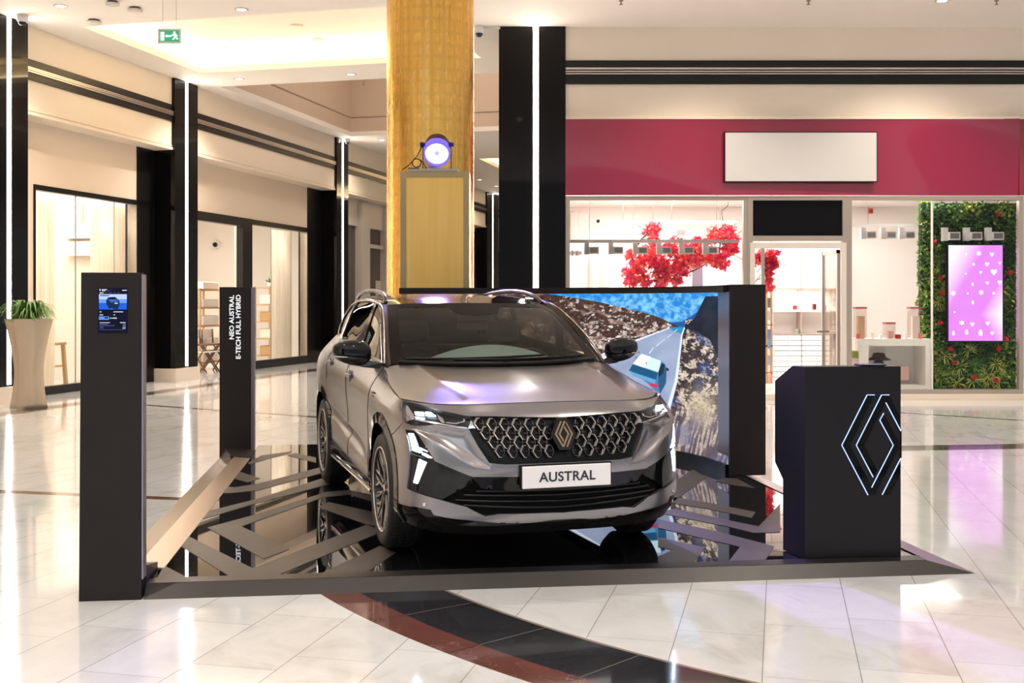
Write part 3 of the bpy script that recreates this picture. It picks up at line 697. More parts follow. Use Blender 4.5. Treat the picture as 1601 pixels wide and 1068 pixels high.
# the screen: x to the right, z up, on the kiosk face
def onface(px, py):
    Y0 = S(0, 0, 0).y; 
    d = Vector(((px - CX) / F, 1, (HY - py) / F)); o = Vector((0, 0, H)); n = SB
    tt = (SFL - o).dot(n) / d.dot(n); return o + d * tt
def facequad(mb, q, off):
    P = [onface(*p) - SB * off for p in q]; mb.quad(*P[::-1])
def sp(L): return [(140 + x / 11.86, 440 + y / 11.86) for x, y in L]
def R4(x0, y0, x1, y1): return sp([(x0, y0), (x1, y0), (x1, y1), (x0, y1)])
m = MB(); P = [onface(*p) for p in R4(158, 126, 705, 955)]; m.prism([p + SB * .002 for p in P], [p - SB * .004 for p in P]); sc = m.build('screen', mat('screen_black', (.001, .001, .002), .3, emit=(.003, .003, .012), estr=1, spec=.1), k)
def scr(name, quads, col, s, off=.0055):
    for q in quads:
        m = MB(); facequad(m, q, off); o = m.build(name, emis('scr_' + name, col, s * .62), sc, fixn=False)
    return o
scr('picture_sky', [R4(178, 238, 695, 330)], (.50, .62, .98), 1.0)
scr('picture_horizon', [R4(178, 330, 695, 400)], (.16, .33, .90), 1.0)
scr('picture_floor', [R4(178, 400, 695, 520)], (.02, .12, .75), 1.0)
scr('picture_car', [sp([(312, 360), (350, 295), (480, 288), (560, 360), (560, 450), (520, 520), (360, 500), (318, 420)])], (.012, .03, .09), 1.0, .0065)
scr('picture_car_glass', [sp([(350, 320), (375, 297), (470, 293), (505, 325)])], (.003, .006, .03), 1.0, .007)
scr('picture_car_bonnet', [sp([(350, 332), (510, 330), (545, 380), (400, 392)])], (.05, .13, .42), 1.0, .007)
scr('picture_car_plate', [R4(470, 400, 530, 414)], (.9, .95, 1), 1.0, .0075)
scr('caption_bar', [R4(200, 255, 370, 272)], (.03, .06, .2), 1.0, .006)
scr('thumbnail', [R4(178, 650, 370, 712)], (.12, .30, .85), 1.0)
scr('thumbnail_car', [R4(285, 660, 350, 690)], (.01, .02, .08), 1.0, .0065)
scr('text_line', [R4(192, 558, 228, 572), R4(450, 558, 628, 572), R4(190, 614, 255, 628), R4(450, 614, 478, 628), R4(425, 672, 512, 690), R4(190, 760, 385, 770), R4(570, 758, 672, 772), R4(615, 845, 672, 853), R4(615, 868, 672, 877), R4(230, 145, 330, 160), R4(610, 158, 695, 174), R4(190, 205, 262, 222), R4(400, 500, 440, 512)], (.75, .80, .95), .9)
scr('dim_text_line', [R4(190, 784, 360, 792), R4(190, 800, 340, 806), R4(190, 816, 470, 826), R4(190, 840, 260, 848), R4(190, 862, 270, 870), R4(190, 892, 640, 898), R4(285, 207, 330, 215), R4(355, 207, 425, 215), R4(450, 207, 490, 215), R4(520, 207, 560, 215), R4(620, 790, 672, 830), R4(330, 168, 395, 175)], (.10, .14, .32), .9)
scr('green_mark', [R4(235, 165, 295, 182), sp([(385, 682), (400, 666), (415, 682), (400, 698)])], (.45, .9, .30), .9)
scr('logo_mark', [sp([(185, 158), (198, 134), (212, 158), (198, 184)])], (.85, .9, 1), .9)

# ------------------------------------------------------------------ text totem
tp = fl(343, 716); tr = S(*[to_stage(tp)[0] + .325, to_stage(tp)[1]])
tx, ty = to_stage(tp)
k = thing('text_totem', 'tall charcoal totem with white vertical lettering at the rear left of the stage', 'totem', S(tx + .16, ty, 0))
m = MB(); m.hexa([S(tx, ty, 0), S(tx + .318, ty, 0), S(tx + .318, ty + .12, 0), S(tx, ty + .12, 0), S(tx, ty, KH), S(tx + .318, ty, KH), S(tx + .318, ty + .12, KH), S(tx, ty + .12, KH)]); m.build('body', CHAR, k, bevel=.003)
m = MB(); m.hexa([S(tx + .32, ty + .01, .08), S(tx + .355, ty + .02, .08), S(tx + .355, ty + .11, .08), S(tx + .32, ty + .11, .08), S(tx + .32, ty + .01, KH), S(tx + .355, ty + .02, KH), S(tx + .355, ty + .11, KH), S(tx + .32, ty + .11, KH)]); m.build('side_trim', mat('cool_grey_trim', (.3, .28, .32), .3, .6), k)
LET = emis('letter_white', (.95, .97, 1), .62)
def onplane(px, py, P0, n):
    d = Vector(((px - CX) / F, 1, (HY - py) / F)); o = Vector((0, 0, H)); return o + d * ((P0 - o).dot(n) / d.dot(n))
def vtext(body, pxm, py0, py1, size):
    a = onplane(pxm, py1, S(tx, ty, 0), SB); b = onplane(pxm, py0, S(tx, ty, 0), SB)
    o = (a + b) / 2 - SB * .003; L = (b - a).length
    me = text_mesh('lettering', body, size, LET, Matrix.Identity(4), None, .0015)
    xs = [v.co.x for v in me.data.vertices]; sc_ = L / (max(xs) - min(xs)); cxm = (max(xs) + min(xs)) / 2
    M = frameM(o, Vector((0, 0, 1)), -SD)
    me.data.transform(M @ Matrix.Scale(sc_, 4, (1, 0, 0)) @ Matrix.Translation((-cxm, 0, 0)))
    me.data.transform(Matrix.Translation(-Vector(k.location))); me.parent = k
vtext('NEO AUSTRAL', 362.6, 461.5, 530.5, .064)
vtext('E-TECH FULL HYBRID', 373.0, 461, 561, .066)

# ------------------------------------------------------------------ curved LED wall
LWZ = (.155, 1.70)
lw = thing('led_wall', 'large curved LED video wall showing a car on a mountain road, behind the parked car', 'screen', (.4, 11.8, PH))
path = [(1.94, 10.08), (1.90, 10.30), (1.80, 10.68), (1.62, 11.05), (1.34, 11.38), (.98, 11.62), (.55, 11.78), (0, 11.88), (-.6, 11.94), (-1.19, 11.98)]
def smooth_path(P, n):
    P = np.array(P, float); t = np.linspace(0, len(P) - 1, n); return cr(P, t)
def pic(x, y):
    """colour of the film on the wall; x, y are picture coordinates of its frame"""
    rng = np.random.RandomState(5)
    def vn(sx, sy, seed):
        r = np.random.RandomState(seed); G = r.rand(128, 128)
        an_ = .5 + seed * .9; wx = x + 2.2 * np.sin(y * .21 + seed); wy = y + 1.6 * np.sin(x * .17 + seed * 2)
        if sy > 4 * sx: an_, wx, wy = 0.0, x + (y - 600) * .22, y
        X, Y = (wx * math.cos(an_) - wy * math.sin(an_) * 1.25) / sx, (wx * math.sin(an_) + wy * math.cos(an_) * 1.25) / sy; i, j = np.floor(X).astype(int), np.floor(Y).astype(int); f, g = X - i, Y - j
        f = f * f * (3 - 2 * f); g = g * g * (3 - 2 * g); a = G[i % 128, j % 128]; b = G[(i + 1) % 128, j % 128]; c = G[i % 128, (j + 1) % 128]; d = G[(i + 1) % 128, (j + 1) % 128]
        return (a * (1 - f) + b * f) * (1 - g) + (c * (1 - f) + d * f) * g
    def C(*c): return np.array(c)[None, :] * np.ones((len(x), 1))
    def mixc(f, a, b): return a * (1 - f[:, None]) + b * f[:, None]
    def below(pts): return y > np.interp(x, [p[0] for p in pts], [p[1] for p in pts])
    def inside(poly):
        r = np.zeros(len(x), bool); n = len(poly)
        for i in range(n):
            x1, y1 = poly[i]; x2, y2 = poly[(i + 1) % n]
            c = ((y1 > y) != (y2 > y)) & (x < (x2 - x1) * (y - y1) / (y2 - y1 + 1e-9) + x1); r ^= c
        return r
    cl = vn(9, 5, 1) * .6 + vn(4, 3, 2) * .4
    out = mixc(np.clip((cl - .35) * 2.2, 0, 1), C(.02, .22, .62), C(.22, .60, .92))
    out = mixc(np.clip((480 - y) / 40, 0, 1) * .3, out, C(.05, .35, .8))
    far = below([(1040, 505), (1066, 503), (1078, 496), (1090, 488), (1110, 470)]); out[far] = C(.015, .09, .33)[far]
    hill = below([(-200, 440), (800, 452), (866, 461), (900, 466), (940, 473), (975, 481), (1000, 487), (1030, 496), (1062, 511)])
    r1 = vn(5.2, 3.0, 3); r2 = vn(2.3, 1.6, 4); r3 = vn(14, 7, 6)
    dk = mixc(r2, C(.015, .008, .01), C(.12, .06, .045)); lt = mixc(r2, C(.35, .28, .25), C(.9, .82, .75))
    rocks = mixc(np.clip((r1 * .5 + r3 * .25 + r2 * .25 + (y - 520) * .0015 - .50) * 5, 0, 1), dk, lt)
    rocks = mixc(np.clip((r3 - .62) * 4, 0, .5), rocks, C(.35, .22, .18))
    out[hill] = rocks[hill]
    rl = [(400, 800), (760, 640), (860, 593), (966, 543), (1010, 525), (1046, 513)]; 
    road = inside(rl + [(1071, 513), (1060, 569), (1050, 620), (1040, 680), (1025, 760)])
    rc = mixc(vn(30, 16, 7), C(.26, .32, .47), C(.36, .43, .60)); out[road] = rc[road]
    tnl = inside([(1046, 512), (1071, 511), (1068, 523), (1052, 517)]); out[tnl] = C(.02, .27, .50)[tnl]
    wl = inside([(860, 593), (966, 541), (1046, 512.3), (1046, 514), (966, 545), (860, 598)]); out[wl] = C(.72, .78, .88)[wl]
    # right verge
    vx = np.interp(y, [505, 513, 524, 569, 596, 635, 690, 760], [1071, 1070, 1066, 1060.5, 1057, 1046, 1036, 1020])
    rt = (x > vx) & (y > 500)
    s1 = vn(9, 7, 8); s2 = vn(2.6, 2.0, 9); m1 = vn(2.4, 26, 10)
    blur = np.clip((y - 625) / 45, 0, 1)
    v_ = (s1 * .62 + s2 * .38) * (1 - blur) + (m1 * .75 + s1 * .25) * blur
    rr = mixc(np.clip((v_ - .47) * 5, 0, 1), mixc(s2, C(.008, .012, .03), C(.10, .06, .05)), mixc(s2, C(.30, .22, .17), C(.80, .68, .55)))
    rr = mixc(np.clip((vn(26, 22, 12) - .62) * 5, 0, .55) , rr, C(.02, .06, .22))
    big = np.exp(-(((x - 1098) / 20) ** 2 + ((y - 640) / 28) ** 2)) * (s2 * .5 + .5); rr = mixc(np.clip(big * 1.1, 0, 1), rr, C(.62, .50, .33))
    rr = mixc(blur * .35, rr, C(.22, .17, .22)); out[rt] = rr[rt]
    wl = np.abs(x - vx) < (.8 + np.clip((y - 500) / 60, 0, 3.2)); wl &= (y > 512); out[wl] = C(.70, .76, .92)[wl]
    mt = inside([(1103, 463), (1160, 463), (1160, 600), (1136, 576), (1122, 556), (1110, 532), (1090, 518), (1074, 514), (1070, 512), (1086, 497)])
    mc = mixc(vn(10, 20, 13), C(.003, .006, .016), C(.018, .023, .042)); out[mt] = mc[mt]
    for a, b in (((1015, 553), (1022, 543)), ((1026, 541), (1040, 530)), ((1043, 528), (1052, 521)), ((1054, 519), (1059, 515))):
        q = inside([(a[0] - .9, a[1]), (b[0] - .5, b[1]), (b[0] + .5, b[1]), (a[0] + .9, a[1])]); out[q] = C(.75, .8, .9)[q]
    cp_ = lambda L: [(780 + u / 5.337, 440 + v / 5.337) for u, v in L]
    for L, c in (([(1090, 740), (1110, 700), (1190, 600), (1360, 660), (1400, 740), (1395, 850), (1340, 945), (1240, 850)], (.07, .20, .42)),
                 ([(1330, 745), (1385, 690), (1400, 740), (1395, 850), (1345, 940), (1330, 860)], (.02, .10, .20)),
                 ([(1190, 603), (1355, 662), (1330, 758), (1117, 688)], (.62, .82, .90)), ([(1190, 603), (1270, 630), (1210, 720), (1117, 688)], (.82, .92, .96)),
                 ([(1117, 690), (1325, 765), (1312, 822), (1085, 745)], (.01, .09, .20)), ([(1085, 748), (1310, 822), (1300, 855), (1120, 790)], (.12, .36, .60)),
                 ([(1330, 755), (1360, 680), (1385, 690), (1370, 770), (1335, 800)], (.01, .03, .06)),
                 ([(1250, 845), (1330, 862), (1325, 888), (1265, 875)], (.60, .03, .08)), ([(1400, 715), (1420, 735), (1415, 750), (1395, 740)], (.01, .01, .02)), ([(1135, 630), (1150, 625), (1148, 645)], (.02, .1, .2)),
                 ([(1226, 672), (1234, 674), (1232, 694), (1226, 692)], (.02, .05, .1))):
        q = inside(cp_(L)); out[q] = C(*c)[q]
    return out
def led():
    n, h = 1100, 400; P = smooth_path(path, n); z = np.linspace(LWZ[0], LWZ[1], h)
    X = np.repeat(P[:, 0], h); Y = np.repeat(P[:, 1], h); Z = np.tile(z, n)
    V = np.c_[X - lw.location.x, Y - lw.location.y, Z - lw.location.z]
    i, j = np.meshgrid(np.arange(n - 1), np.arange(h - 1), indexing='ij'); a = (i * h + j).ravel()
    Fq = np.c_[a, a + h, a + h + 1, a + 1][:, ::-1]
    me = bpy.data.meshes.new('screen_surface'); me.vertices.add(len(V)); me.vertices.foreach_set('co', V.ravel())
    me.loops.add(Fq.size); me.loops.foreach_set('vertex_index', Fq.ravel().astype(np.int32)); me.polygons.add(len(Fq))
    me.polygons.foreach_set('loop_start', np.arange(0, Fq.size, 4, dtype=np.int32)); me.update(calc_edges=True)
    col = pic(CX + F * X / Y, HY + F * (H - Z) / Y)
    at_ = me.color_attributes.new('film', 'FLOAT_COLOR', 'POINT'); at_.data.foreach_set('color', np.c_[col, np.ones(len(col))].astype(np.float32).ravel())
    m = mat('led_film', (.01, .01, .01), .35); k = NT(m); a = k.n('ShaderNodeVertexColor'); a.layer_name = 'film'
    k.l(a.outputs[0], k.b.inputs['Emission Color']); k.b.inputs['Emission Strength'].default_value = .66; _setin(k.b, 'Specular IOR Level', .1)
    me.materials.append(m); link_mesh('screen_surface', me, lw)
led()
def ribbon(name, z0, z1, d0, d1, m, P=None):
    P = smooth_path(path, 60) if P is None else P
    mb = MB(); R = []
    for i in range(len(P)):
        t = P[min(i + 1, len(P) - 1)] - P[max(i - 1, 0)]; t = t / np.hypot(*t); nn = np.array([t[1], -t[0]])
        R.append([mb.bm.verts.new((*(P[i] + nn * d), z)) for d, z in ((d0, z0), (d1, z0), (d1, z1), (d0, z1))])
    for A, B in zip(R, R[1:]):
        for q in range(4): mb._f([A[q], A[(q + 1) % 4], B[(q + 1) % 4], B[q]])
    mb._f(R[0]); mb._f(R[-1][::-1]); return mb.build(name, m, lw)
sg = 1 if (np.array(path[0]) - np.array(path[1]))[0] > 0 else -1
ribbon('top_frame', 1.70, KH - .005, -.05, .10, CHAR)
ribbon('back_panel', PH, KH - .01, .02, .10, BLK)
ribbon('lower_frame', PH, .155, -.03, .02, BLK)
pl = fl(1142, 744, PH); px_, py_ = to_stage(pl)
m = MB(); m.hexa([S(px_, py_, PH), S(px_ + .325, py_, PH), S(px_ + .325, py_ + .5, PH), S(px_ + .06, py_ + .5, PH), S(px_, py_, KH), S(px_ + .325, py_, KH), S(px_ + .325, py_ + .5, KH), S(px_ + .06, py_ + .5, KH)]); m.build('end_pillar', CHAR, lw, bevel=.003)
m = MB(); m.box(S(px_ + .01, py_ + .25, (KH + PH) / 2 + .05), (.03, .45, KH - .3), math.atan2(SD.y, SD.x)); m.build('corner_trim', mat('cool_grey_trim', (.3, .28, .32), .3, .6), lw)

# ------------------------------------------------------------------ reception counter with the lit diamond emblem
cA, cB = fl(1258.5, 874.5, PH), fl(1408.5, 871, PH); cA.z = cB.z = PH + .0035
ctop = 1.222
ct = thing('display_counter', 'black lectern-like counter with glowing blue-white diamond emblem on the stage front right', 'counter', (cA + cB) / 2)
cd = (cB - cA).normalized(); cl_ = Vector((-.30, .954, 0)); cr_ = Vector((-.10, .995, 0))
prof = [(0, PH + .0035), (0, ctop), (.135, ctop), (.345, 1.115), (.345, .605), (.25, .51), (.25, PH + .0035)]
m = MB(); m.prism([Vector((cA.x, cA.y, 0)) + cl_ * d + Vector((0, 0, z)) for d, z in prof], [Vector((cB.x, cB.y, 0)) + cr_ * d + Vector((0, 0, z)) for d, z in prof])
m.build('body', mat('blue_black_laminate', (.008, .0075, .009), .36, spec=.25), ct, bevel=.003)
cn = Vector((-cd.y, cd.x, 0))
def cq(x, y): return onplane(1300 + x / 5.625, 600 + y / 5.625, cA, cn)
def clipx(poly, xm):
    out = []
    for i in range(len(poly)):
        a, b = poly[i], poly[(i + 1) % len(poly)]
        if a[0] <= xm: out.append(a)
        if (a[0] - xm) * (b[0] - xm) < 0: t_ = (xm - a[0]) / (b[0] - a[0]); out.append((xm, a[1] + t_ * (b[1] - a[1])))
    return out
ST = {'A': [(310, 98), (375, 98), (160, 540), (390, 978), (318, 978), (88, 540)],
      'B': [(437, 98), (505, 98), (285, 540), (398, 755), (363, 820), (215, 540)],
      'C': [(457, 258), (422, 323), (535, 538), (350, 900), (385, 965), (605, 538)],
      'D': [(475, 165), (658, 540), (443, 978), (510, 978), (732, 540), (505, 98)]}
GLB = mat('gloss_black_inlay', (.001, .001, .0012), .05, spec=.2)
emb = None
for nm, q in ST.items():
    q = clipx(q, 606); m = MB(); P = [cq(*p) for p in q]
    m.prism([p + cn * .001 for p in P], [p - cn * .004 for p in P]); bmesh.ops.triangulate(m.bm, faces=[f for f in m.bm.faces if len(f.verts) > 4])
    m.build('emblem_stroke', GLB, ct)
LEDB = emis('led_line_blue_white', (.36, .50, 1.0), 1.25)
for L in ([(375, 98), (310, 98), (88, 540), (318, 978)], [(505, 98), (437, 98), (215, 540), (363, 820)], [(457, 258), (422, 320), (540, 540), (350, 912)], [(475, 165), (606, 414)], [(606, 655), (443, 976)]):
    m = MB(); m.tube([cq(*p) - cn * .005 for p in L], .003, 6); m.build('light_line', LEDB, ct)
# emblem wrapped round the corner: its outer tip on the right flank
m = MB(); e0 = Vector((cB.x, cB.y, 0)) + cr_ * .004 + cd * .002; zt, zb = cq(606, 414).z, cq(606, 655).z
m.prism([e0 + Vector((0, 0, zb)), e0 + cr_ * .05 + Vector((0, 0, (zt + zb) / 2)), e0 + Vector((0, 0, zt))], [e0 + cd * .005 + Vector((0, 0, zb)), e0 + cd * .005 + cr_ * .05 + Vector((0, 0, (zt + zb) / 2)), e0 + cd * .005 + Vector((0, 0, zt))]); m.build('emblem_stroke', GLB, ct)
# papers lying on the counter top
tab = thing('tablet', 'thin black tablet lying on top of the counter with the diamond emblem', 'tablet', Vector((cA.x + .42, cA.y + .09, ctop)))
m = MB(); m.box((cA.x + .42, cA.y + .09, ctop + .007), (.16, .12, .008)); m.build('slab', mat('screen_black', (0, 0, 0)), tab); 
m = MB(); m.box((cA.x + .42, cA.y + .09, ctop + .002), (.14, .10, .004)); m.build('case', BLK, tab)
# ------------------------------------------------------------------ gold column, its pedestal and the stage spotlight
GY = 14.6; GX = (673 - CX) * GY / F; GR_ = 68.3 * (GY - .05) / F
t = thing('gold_column', 'huge round gold-leaf column rising behind the parked car', 'column', (GX, GY, 0))
gm = mat('gold_leaf', (.9, .6, .18), .34, 1.0); k = NT(gm)
P = k.obj(); sp = k.n('ShaderNodeSeparateXYZ'); k.l(P, sp.inputs[0])
an = k.m('ARCTAN2', sp.outputs[0], sp.outputs[1])
cv = k.n('ShaderNodeCombineXYZ'); k.l(k.m('MULTIPLY', an, 1.0), cv.inputs[0]); k.l(sp.outputs[2], cv.inputs[2])
n1 = k.noise(7, 5, .6, k.mapping(cv.outputs[0], (2.2, 1, 1))); n2 = k.noise(2.4, 2, .4, k.mapping(cv.outputs[0], (5, 1, .25)))
sq = k.m('MAXIMUM', k.m('ABSOLUTE', k.m('SUBTRACT', k.m('FRACT', k.m('MULTIPLY', an, 3.6)), .5)), k.m('ABSOLUTE', k.m('SUBTRACT', k.m('FRACT', k.m('MULTIPLY', sp.outputs[2], 6.4)), .5)))
c = k.ramp(k.m('MULTIPLY_ADD', n2, .6, k.m('MULTIPLY', n1, .4)), [(.28, (.74, .40, .06)), (.5, (.93, .55, .13)), (.70, (.97, .68, .28))])
c = k.mix(k.m('MULTIPLY', k.m('GREATER_THAN', sq, .36), k.m('MULTIPLY', n1, .45)), c, (.62, .38, .11))
k.l(c, k.b.inputs['Base Color']); k.l(k.m('MULTIPLY_ADD', n1, .22, .15), k.b.inputs['Roughness'])
m = MB(); m.lathe([(GR_, 0), (GR_, CZ)], 96, Matrix.Translation((GX, GY, 0))); m.build('shaft', gm, t)
PYF = 13.55
p0, p1 = (626 - CX) * PYF / F, (733.5 - CX) * PYF / F; pz = H + (HY - 268) * PYF / F; fw = 9 * PYF / F
t = thing('lamp_pedestal', 'tall gold-framed box pedestal in front of the gold column, spotlight on top', 'pedestal', ((p0 + p1) / 2, PYF, 0))
PF = mat('champagne_gold_metal', (.50, .37, .19), .25, .98)
m = MB()
for x in (p0, p1 - fw): m.box2((x, PYF, 0), (x + fw, PYF + .06, pz))
m.box2((p0 + fw, PYF, pz - fw), (p1 - fw, PYF + .06, pz)); m.box2((p0, PYF + .06, 0), (p0 + .02, PYF + .62, pz)); m.box2((p1 - .02, PYF + .06, 0), (p1, PYF + .62, pz)); m.build('frame', PF, t)
m = MB(); m.box2((p0 + fw, PYF + .015, 0), (p1 - fw, PYF + .03, pz - fw)); m.build('front_panel', noisy('gold_mirror_panel', (.85, .48, .09), (1.0, .72, .28), 2.6, .30, .46, metal=1, stretch=(3, 3, .18)), t)
m = MB(); m.box2((p0 + .1, PYF - .02, pz), (p1 - .13, PYF + .5, pz + .03)); m.build('top_plate', mat('dull_steel', (.45, .40, .36), .4, .9), t)
# par spotlight
LYs = PYF + .16; lc = at(683, 240, LYs); hc = at(681, 226, LYs + .12)
t = thing('stage_spotlight', 'dark round stage spotlight glowing blue-violet on top of the gold pedestal', 'spotlight', (lc.x, LYs, pz + .03))
ax = Vector((.04, -1, -.62)).normalized(); q = Vector((0, 0, 1)).rotation_difference(ax).to_matrix().to_4x4()
Mh = Matrix.Translation(lc) @ q; r0 = .152
PUR = mat('violet_lit_housing', (.03, .02, .06), .4)
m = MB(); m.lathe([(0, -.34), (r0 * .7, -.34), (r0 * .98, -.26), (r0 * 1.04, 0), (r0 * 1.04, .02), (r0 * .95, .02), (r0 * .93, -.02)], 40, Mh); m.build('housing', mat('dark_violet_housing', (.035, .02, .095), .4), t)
m = MB(); m.lathe([(0, -.015), (r0 * .92, -.015)], 40, Mh); m.build('lens', emis('lens_glow', (.80, .76, 1.0), 4), t)
m = MB(); m.lathe([(0, .0), (r0 * .2, .0), (r0 * .2, -.012)], 24, Mh); m.build('lens_hub', emis('lens_hub_violet', (.32, .30, .85), 1.1), t)
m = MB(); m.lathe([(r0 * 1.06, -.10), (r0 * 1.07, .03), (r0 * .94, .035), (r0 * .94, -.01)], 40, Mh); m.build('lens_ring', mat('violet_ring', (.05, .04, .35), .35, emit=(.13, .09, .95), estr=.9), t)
for s_ in (-1, 1):
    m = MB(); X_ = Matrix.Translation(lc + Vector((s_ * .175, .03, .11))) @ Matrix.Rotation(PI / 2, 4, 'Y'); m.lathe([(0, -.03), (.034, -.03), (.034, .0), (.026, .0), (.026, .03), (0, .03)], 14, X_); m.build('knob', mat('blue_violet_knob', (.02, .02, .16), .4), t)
m = MB(); zb = pz + .035; m.tube([lc + Vector((-.17, .03, .11)), Vector((lc.x - .172, LYs + .03, zb + .02)), Vector((lc.x - .155, LYs + .03, zb)), Vector((lc.x + .155, LYs + .03, zb)), Vector((lc.x + .172, LYs + .03, zb + .02)), lc + Vector((.17, .03, .11))], .006, 6); m.build('yoke', BLK, t)
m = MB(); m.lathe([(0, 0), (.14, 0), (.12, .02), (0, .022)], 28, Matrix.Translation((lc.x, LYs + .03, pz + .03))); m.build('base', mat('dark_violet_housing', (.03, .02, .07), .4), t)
cb = thing('power_cable', 'black power cable coiled beside the stage spotlight', 'cable', (lc.x - .25, LYs, pz + .03))
m = MB(); pts = [lc + Vector((-.17, 0, .1)), lc + Vector((-.24, 0, -.03)), Vector((lc.x - .33, LYs - .02, pz + .1)), Vector((lc.x - .42, LYs - .03, pz + .035)), ]
m.tube(pts, .006, 6)
m.tube([Vector((lc.x - .245 + .055 * math.cos(a), LYs - .01, pz + .12 + .05 * math.sin(a))) for a in [i * PI / 8 for i in range(17)]], .007, 6)
m.tube([Vector((lc.x - .2, LYs - .01, pz + .16)), Vector((lc.x - .15, LYs - .01, pz + .1)), Vector((lc.x - .13, LYs - .01, pz + .04)), Vector((lc.x - .1, LYs - .01, pz + .036))], .006, 6)
m.box((lc.x - .28, LYs - .01, pz + .045), (.13, .05, .028)); m.build('cord', BLK, cb)
lamp('stage_spot_beam', 'SPOT', lc + ax * .04, 2300, (.34, .26, 1.0), .12, spot=math.radians(34), blend=.5)
bpy.data.objects['stage_spot_beam'].rotation_euler = (Vector((.15, 7.6, 1.0)) - lc).to_track_quat('-Z', 'Y').to_euler()

# ------------------------------------------------------------------ ceiling fittings
def downlight(px, py, z=CZ, lit=True, label='', loc=None, e=0, gold=False):
    p = loc if loc is not None else fl(px, py, z)
    t = thing('downlight', label, 'light', (p.x, p.y, z), 'added ceiling downlights above the display area' if loc is not None else None)
    M = Matrix.Translation((p.x, p.y, z))
    m = MB(); m.lathe([(.075, -.001), (.105, -.001), (.11, -.008), (.075, -.012), (.073, .0)], 24, M); m.build('ring', mat('downlight_ring' + ('_gold' if gold else ''), (.62, .42, .12) if gold else (.8, .74, .68), .4), t)
    m = MB(); m.lathe([(0, -.004), (.074, -.004)], 24, M); m.build('lens', emis('downlight_lens' + ('_gold' if gold else ''), (1, .75, .3) if gold else (1, .93, .82), 1.2 if gold else 6), t)
    if e: lamp('downlight_beam', 'SPOT', (p.x, p.y, z - .02), e, (1, .87, .73), .07, spot=math.radians(125), blend=.8)
    return t
downlight(95, 9, label='ceiling downlight in front of the ceiling recess, nearest the dome camera at the left edge', e=430)
downlight(374, 123, label='ceiling downlight just beyond the left end of the ceiling recess', e=430)
downlight(549, 116, label='ceiling downlight just left of the gold column', e=430)
downlight(597, 219, label='small far downlight touching the left side of the gold column', e=150)
downlight(750, 281, label='far corridor downlight between gold column and black pillar, nearer of two', e=120)
downlight(776, 291, label='far corridor downlight between gold column and black pillar, farther of two', e=120)
downlight(497, 61, CZ + .479, label='gold-rimmed downlight inside the ceiling recess, right of the exit sign', gold=True)
for x, y in ((-7.5, 8), (-7.5, 14), (-4, 5), (-3.6, 11), (-.3, 3), (.2, 9.2), (3.6, 5), (4.2, 12.5), (8, 8), (8.2, 15.5), (3, 16.8), (6.5, 17.0), (-5, 1), (3.5, 1), (-4.2, 17.5), (10.5, 12)):  # unseen downlights added to light the hall and display area
    downlight(0, 0, loc=Vector((x, y, 0)), label='added ceiling downlight above the display area, out of view', e=300)
def detector(px, py, label, r=.075, z=CZ, cat='smoke detector'):
    p = fl(px, py, z); t = thing('smoke_detector', label, cat, (p.x, p.y, z)); M = Matrix.Translation((p.x, p.y, z))
    m = MB(); m.lathe([(0, -.001), (r * .75, -.001), (r * .75, -.03)], 20, M); m.build('mount', mat('dark_mount', (.16, .12, .10), .6), t)
    m = MB(); m.lathe([(r * .75, -.03), (r, -.032), (r, -.06), (r * .6, -.075), (0, -.075)], 20, M); m.build('body', mat('off_white_plastic', (.78, .70, .62), .5), t)
detector(147, 31, 'smoke detector left of the ceiling recess corner', .115)
detector(211, 12, 'smoke detector above the ceiling recess, right of the other one', .115)
detector(176, 2, 'smoke detector cut by the top edge of the photo', .1)
p = fl(465, 40, CZ + .479); t = thing('ceiling_speaker', 'flat round white ceiling speaker inside the lit recess', 'speaker', p)
m = MB(); m.lathe([(0, -.002), (.11, -.002), (.12, -.012), (0, -.016)], 28, Matrix.Translation(p)); m.build('grille', mat('speaker_white', (.68, .62, .55), .6), t)
def sprinkler(px, py, label, z=CZ):
    p = fl(px, py, z); t = thing('sprinkler', label, 'sprinkler', (p.x, p.y, z))
    m = MB(); M = Matrix.Translation((p.x, p.y, z)); m.lathe([(0, 0), (.035, 0), (.035, -.008), (.01, -.01), (.01, -.05), (.03, -.055), (.03, -.06), (0, -.062)], 14, M); m.build('head', mat('sprinkler_metal', (.35, .28, .22), .35, .8), t)
sprinkler(352, 73, 'fire sprinkler inside the lit ceiling recess', CZ + .479)
for px in (971, 1264, 1558): sprinkler(px, 1, {971: 'leftmost', 1264: 'middle', 1558: 'rightmost'}[px] + ' of three sprinklers at the top edge above the crimson shop')
sprinkler(568, 128, 'sprinkler on the ceiling between the far downlight and the gold column')
def dome(px, py, label, s=1.0, arm=False, z=CZ):
    p = fl(px, py, z); t = thing('dome_camera', label, 'security camera', (p.x, p.y, z)); M = Matrix.Translation((p.x, p.y, z)) @ Matrix.Scale(s, 4)
    m = MB(); m.lathe([(0, 0), (.085, 0), (.085, -.09), (.062, -.12)], 24, M)
    if arm: m.box((p.x + .2, p.y, z - .03), (.3, .03, .03))
    m.build('mount', mat('camera_white', (.75, .72, .70), .4), t)
    m = MB(); m.lathe([(.062, -.12)] + [(.062 * math.cos(a), -.12 - .062 * math.sin(a)) for a in (.3, .6, .9, 1.2, 1.45)] + [(0, -.182)], 20, M); m.build('dome_glass', mat('smoked_dome', (.02, .018, .02), .08), t)
dome(35, 23, 'white dome camera on the ceiling beside the left-edge black column', 1.0)
dome(749, 41, 'white dome camera with side arm between gold column and black pillar', 1.0, True)
dome(543, 217, 'small white dome camera beside the slim column light strip', .85)
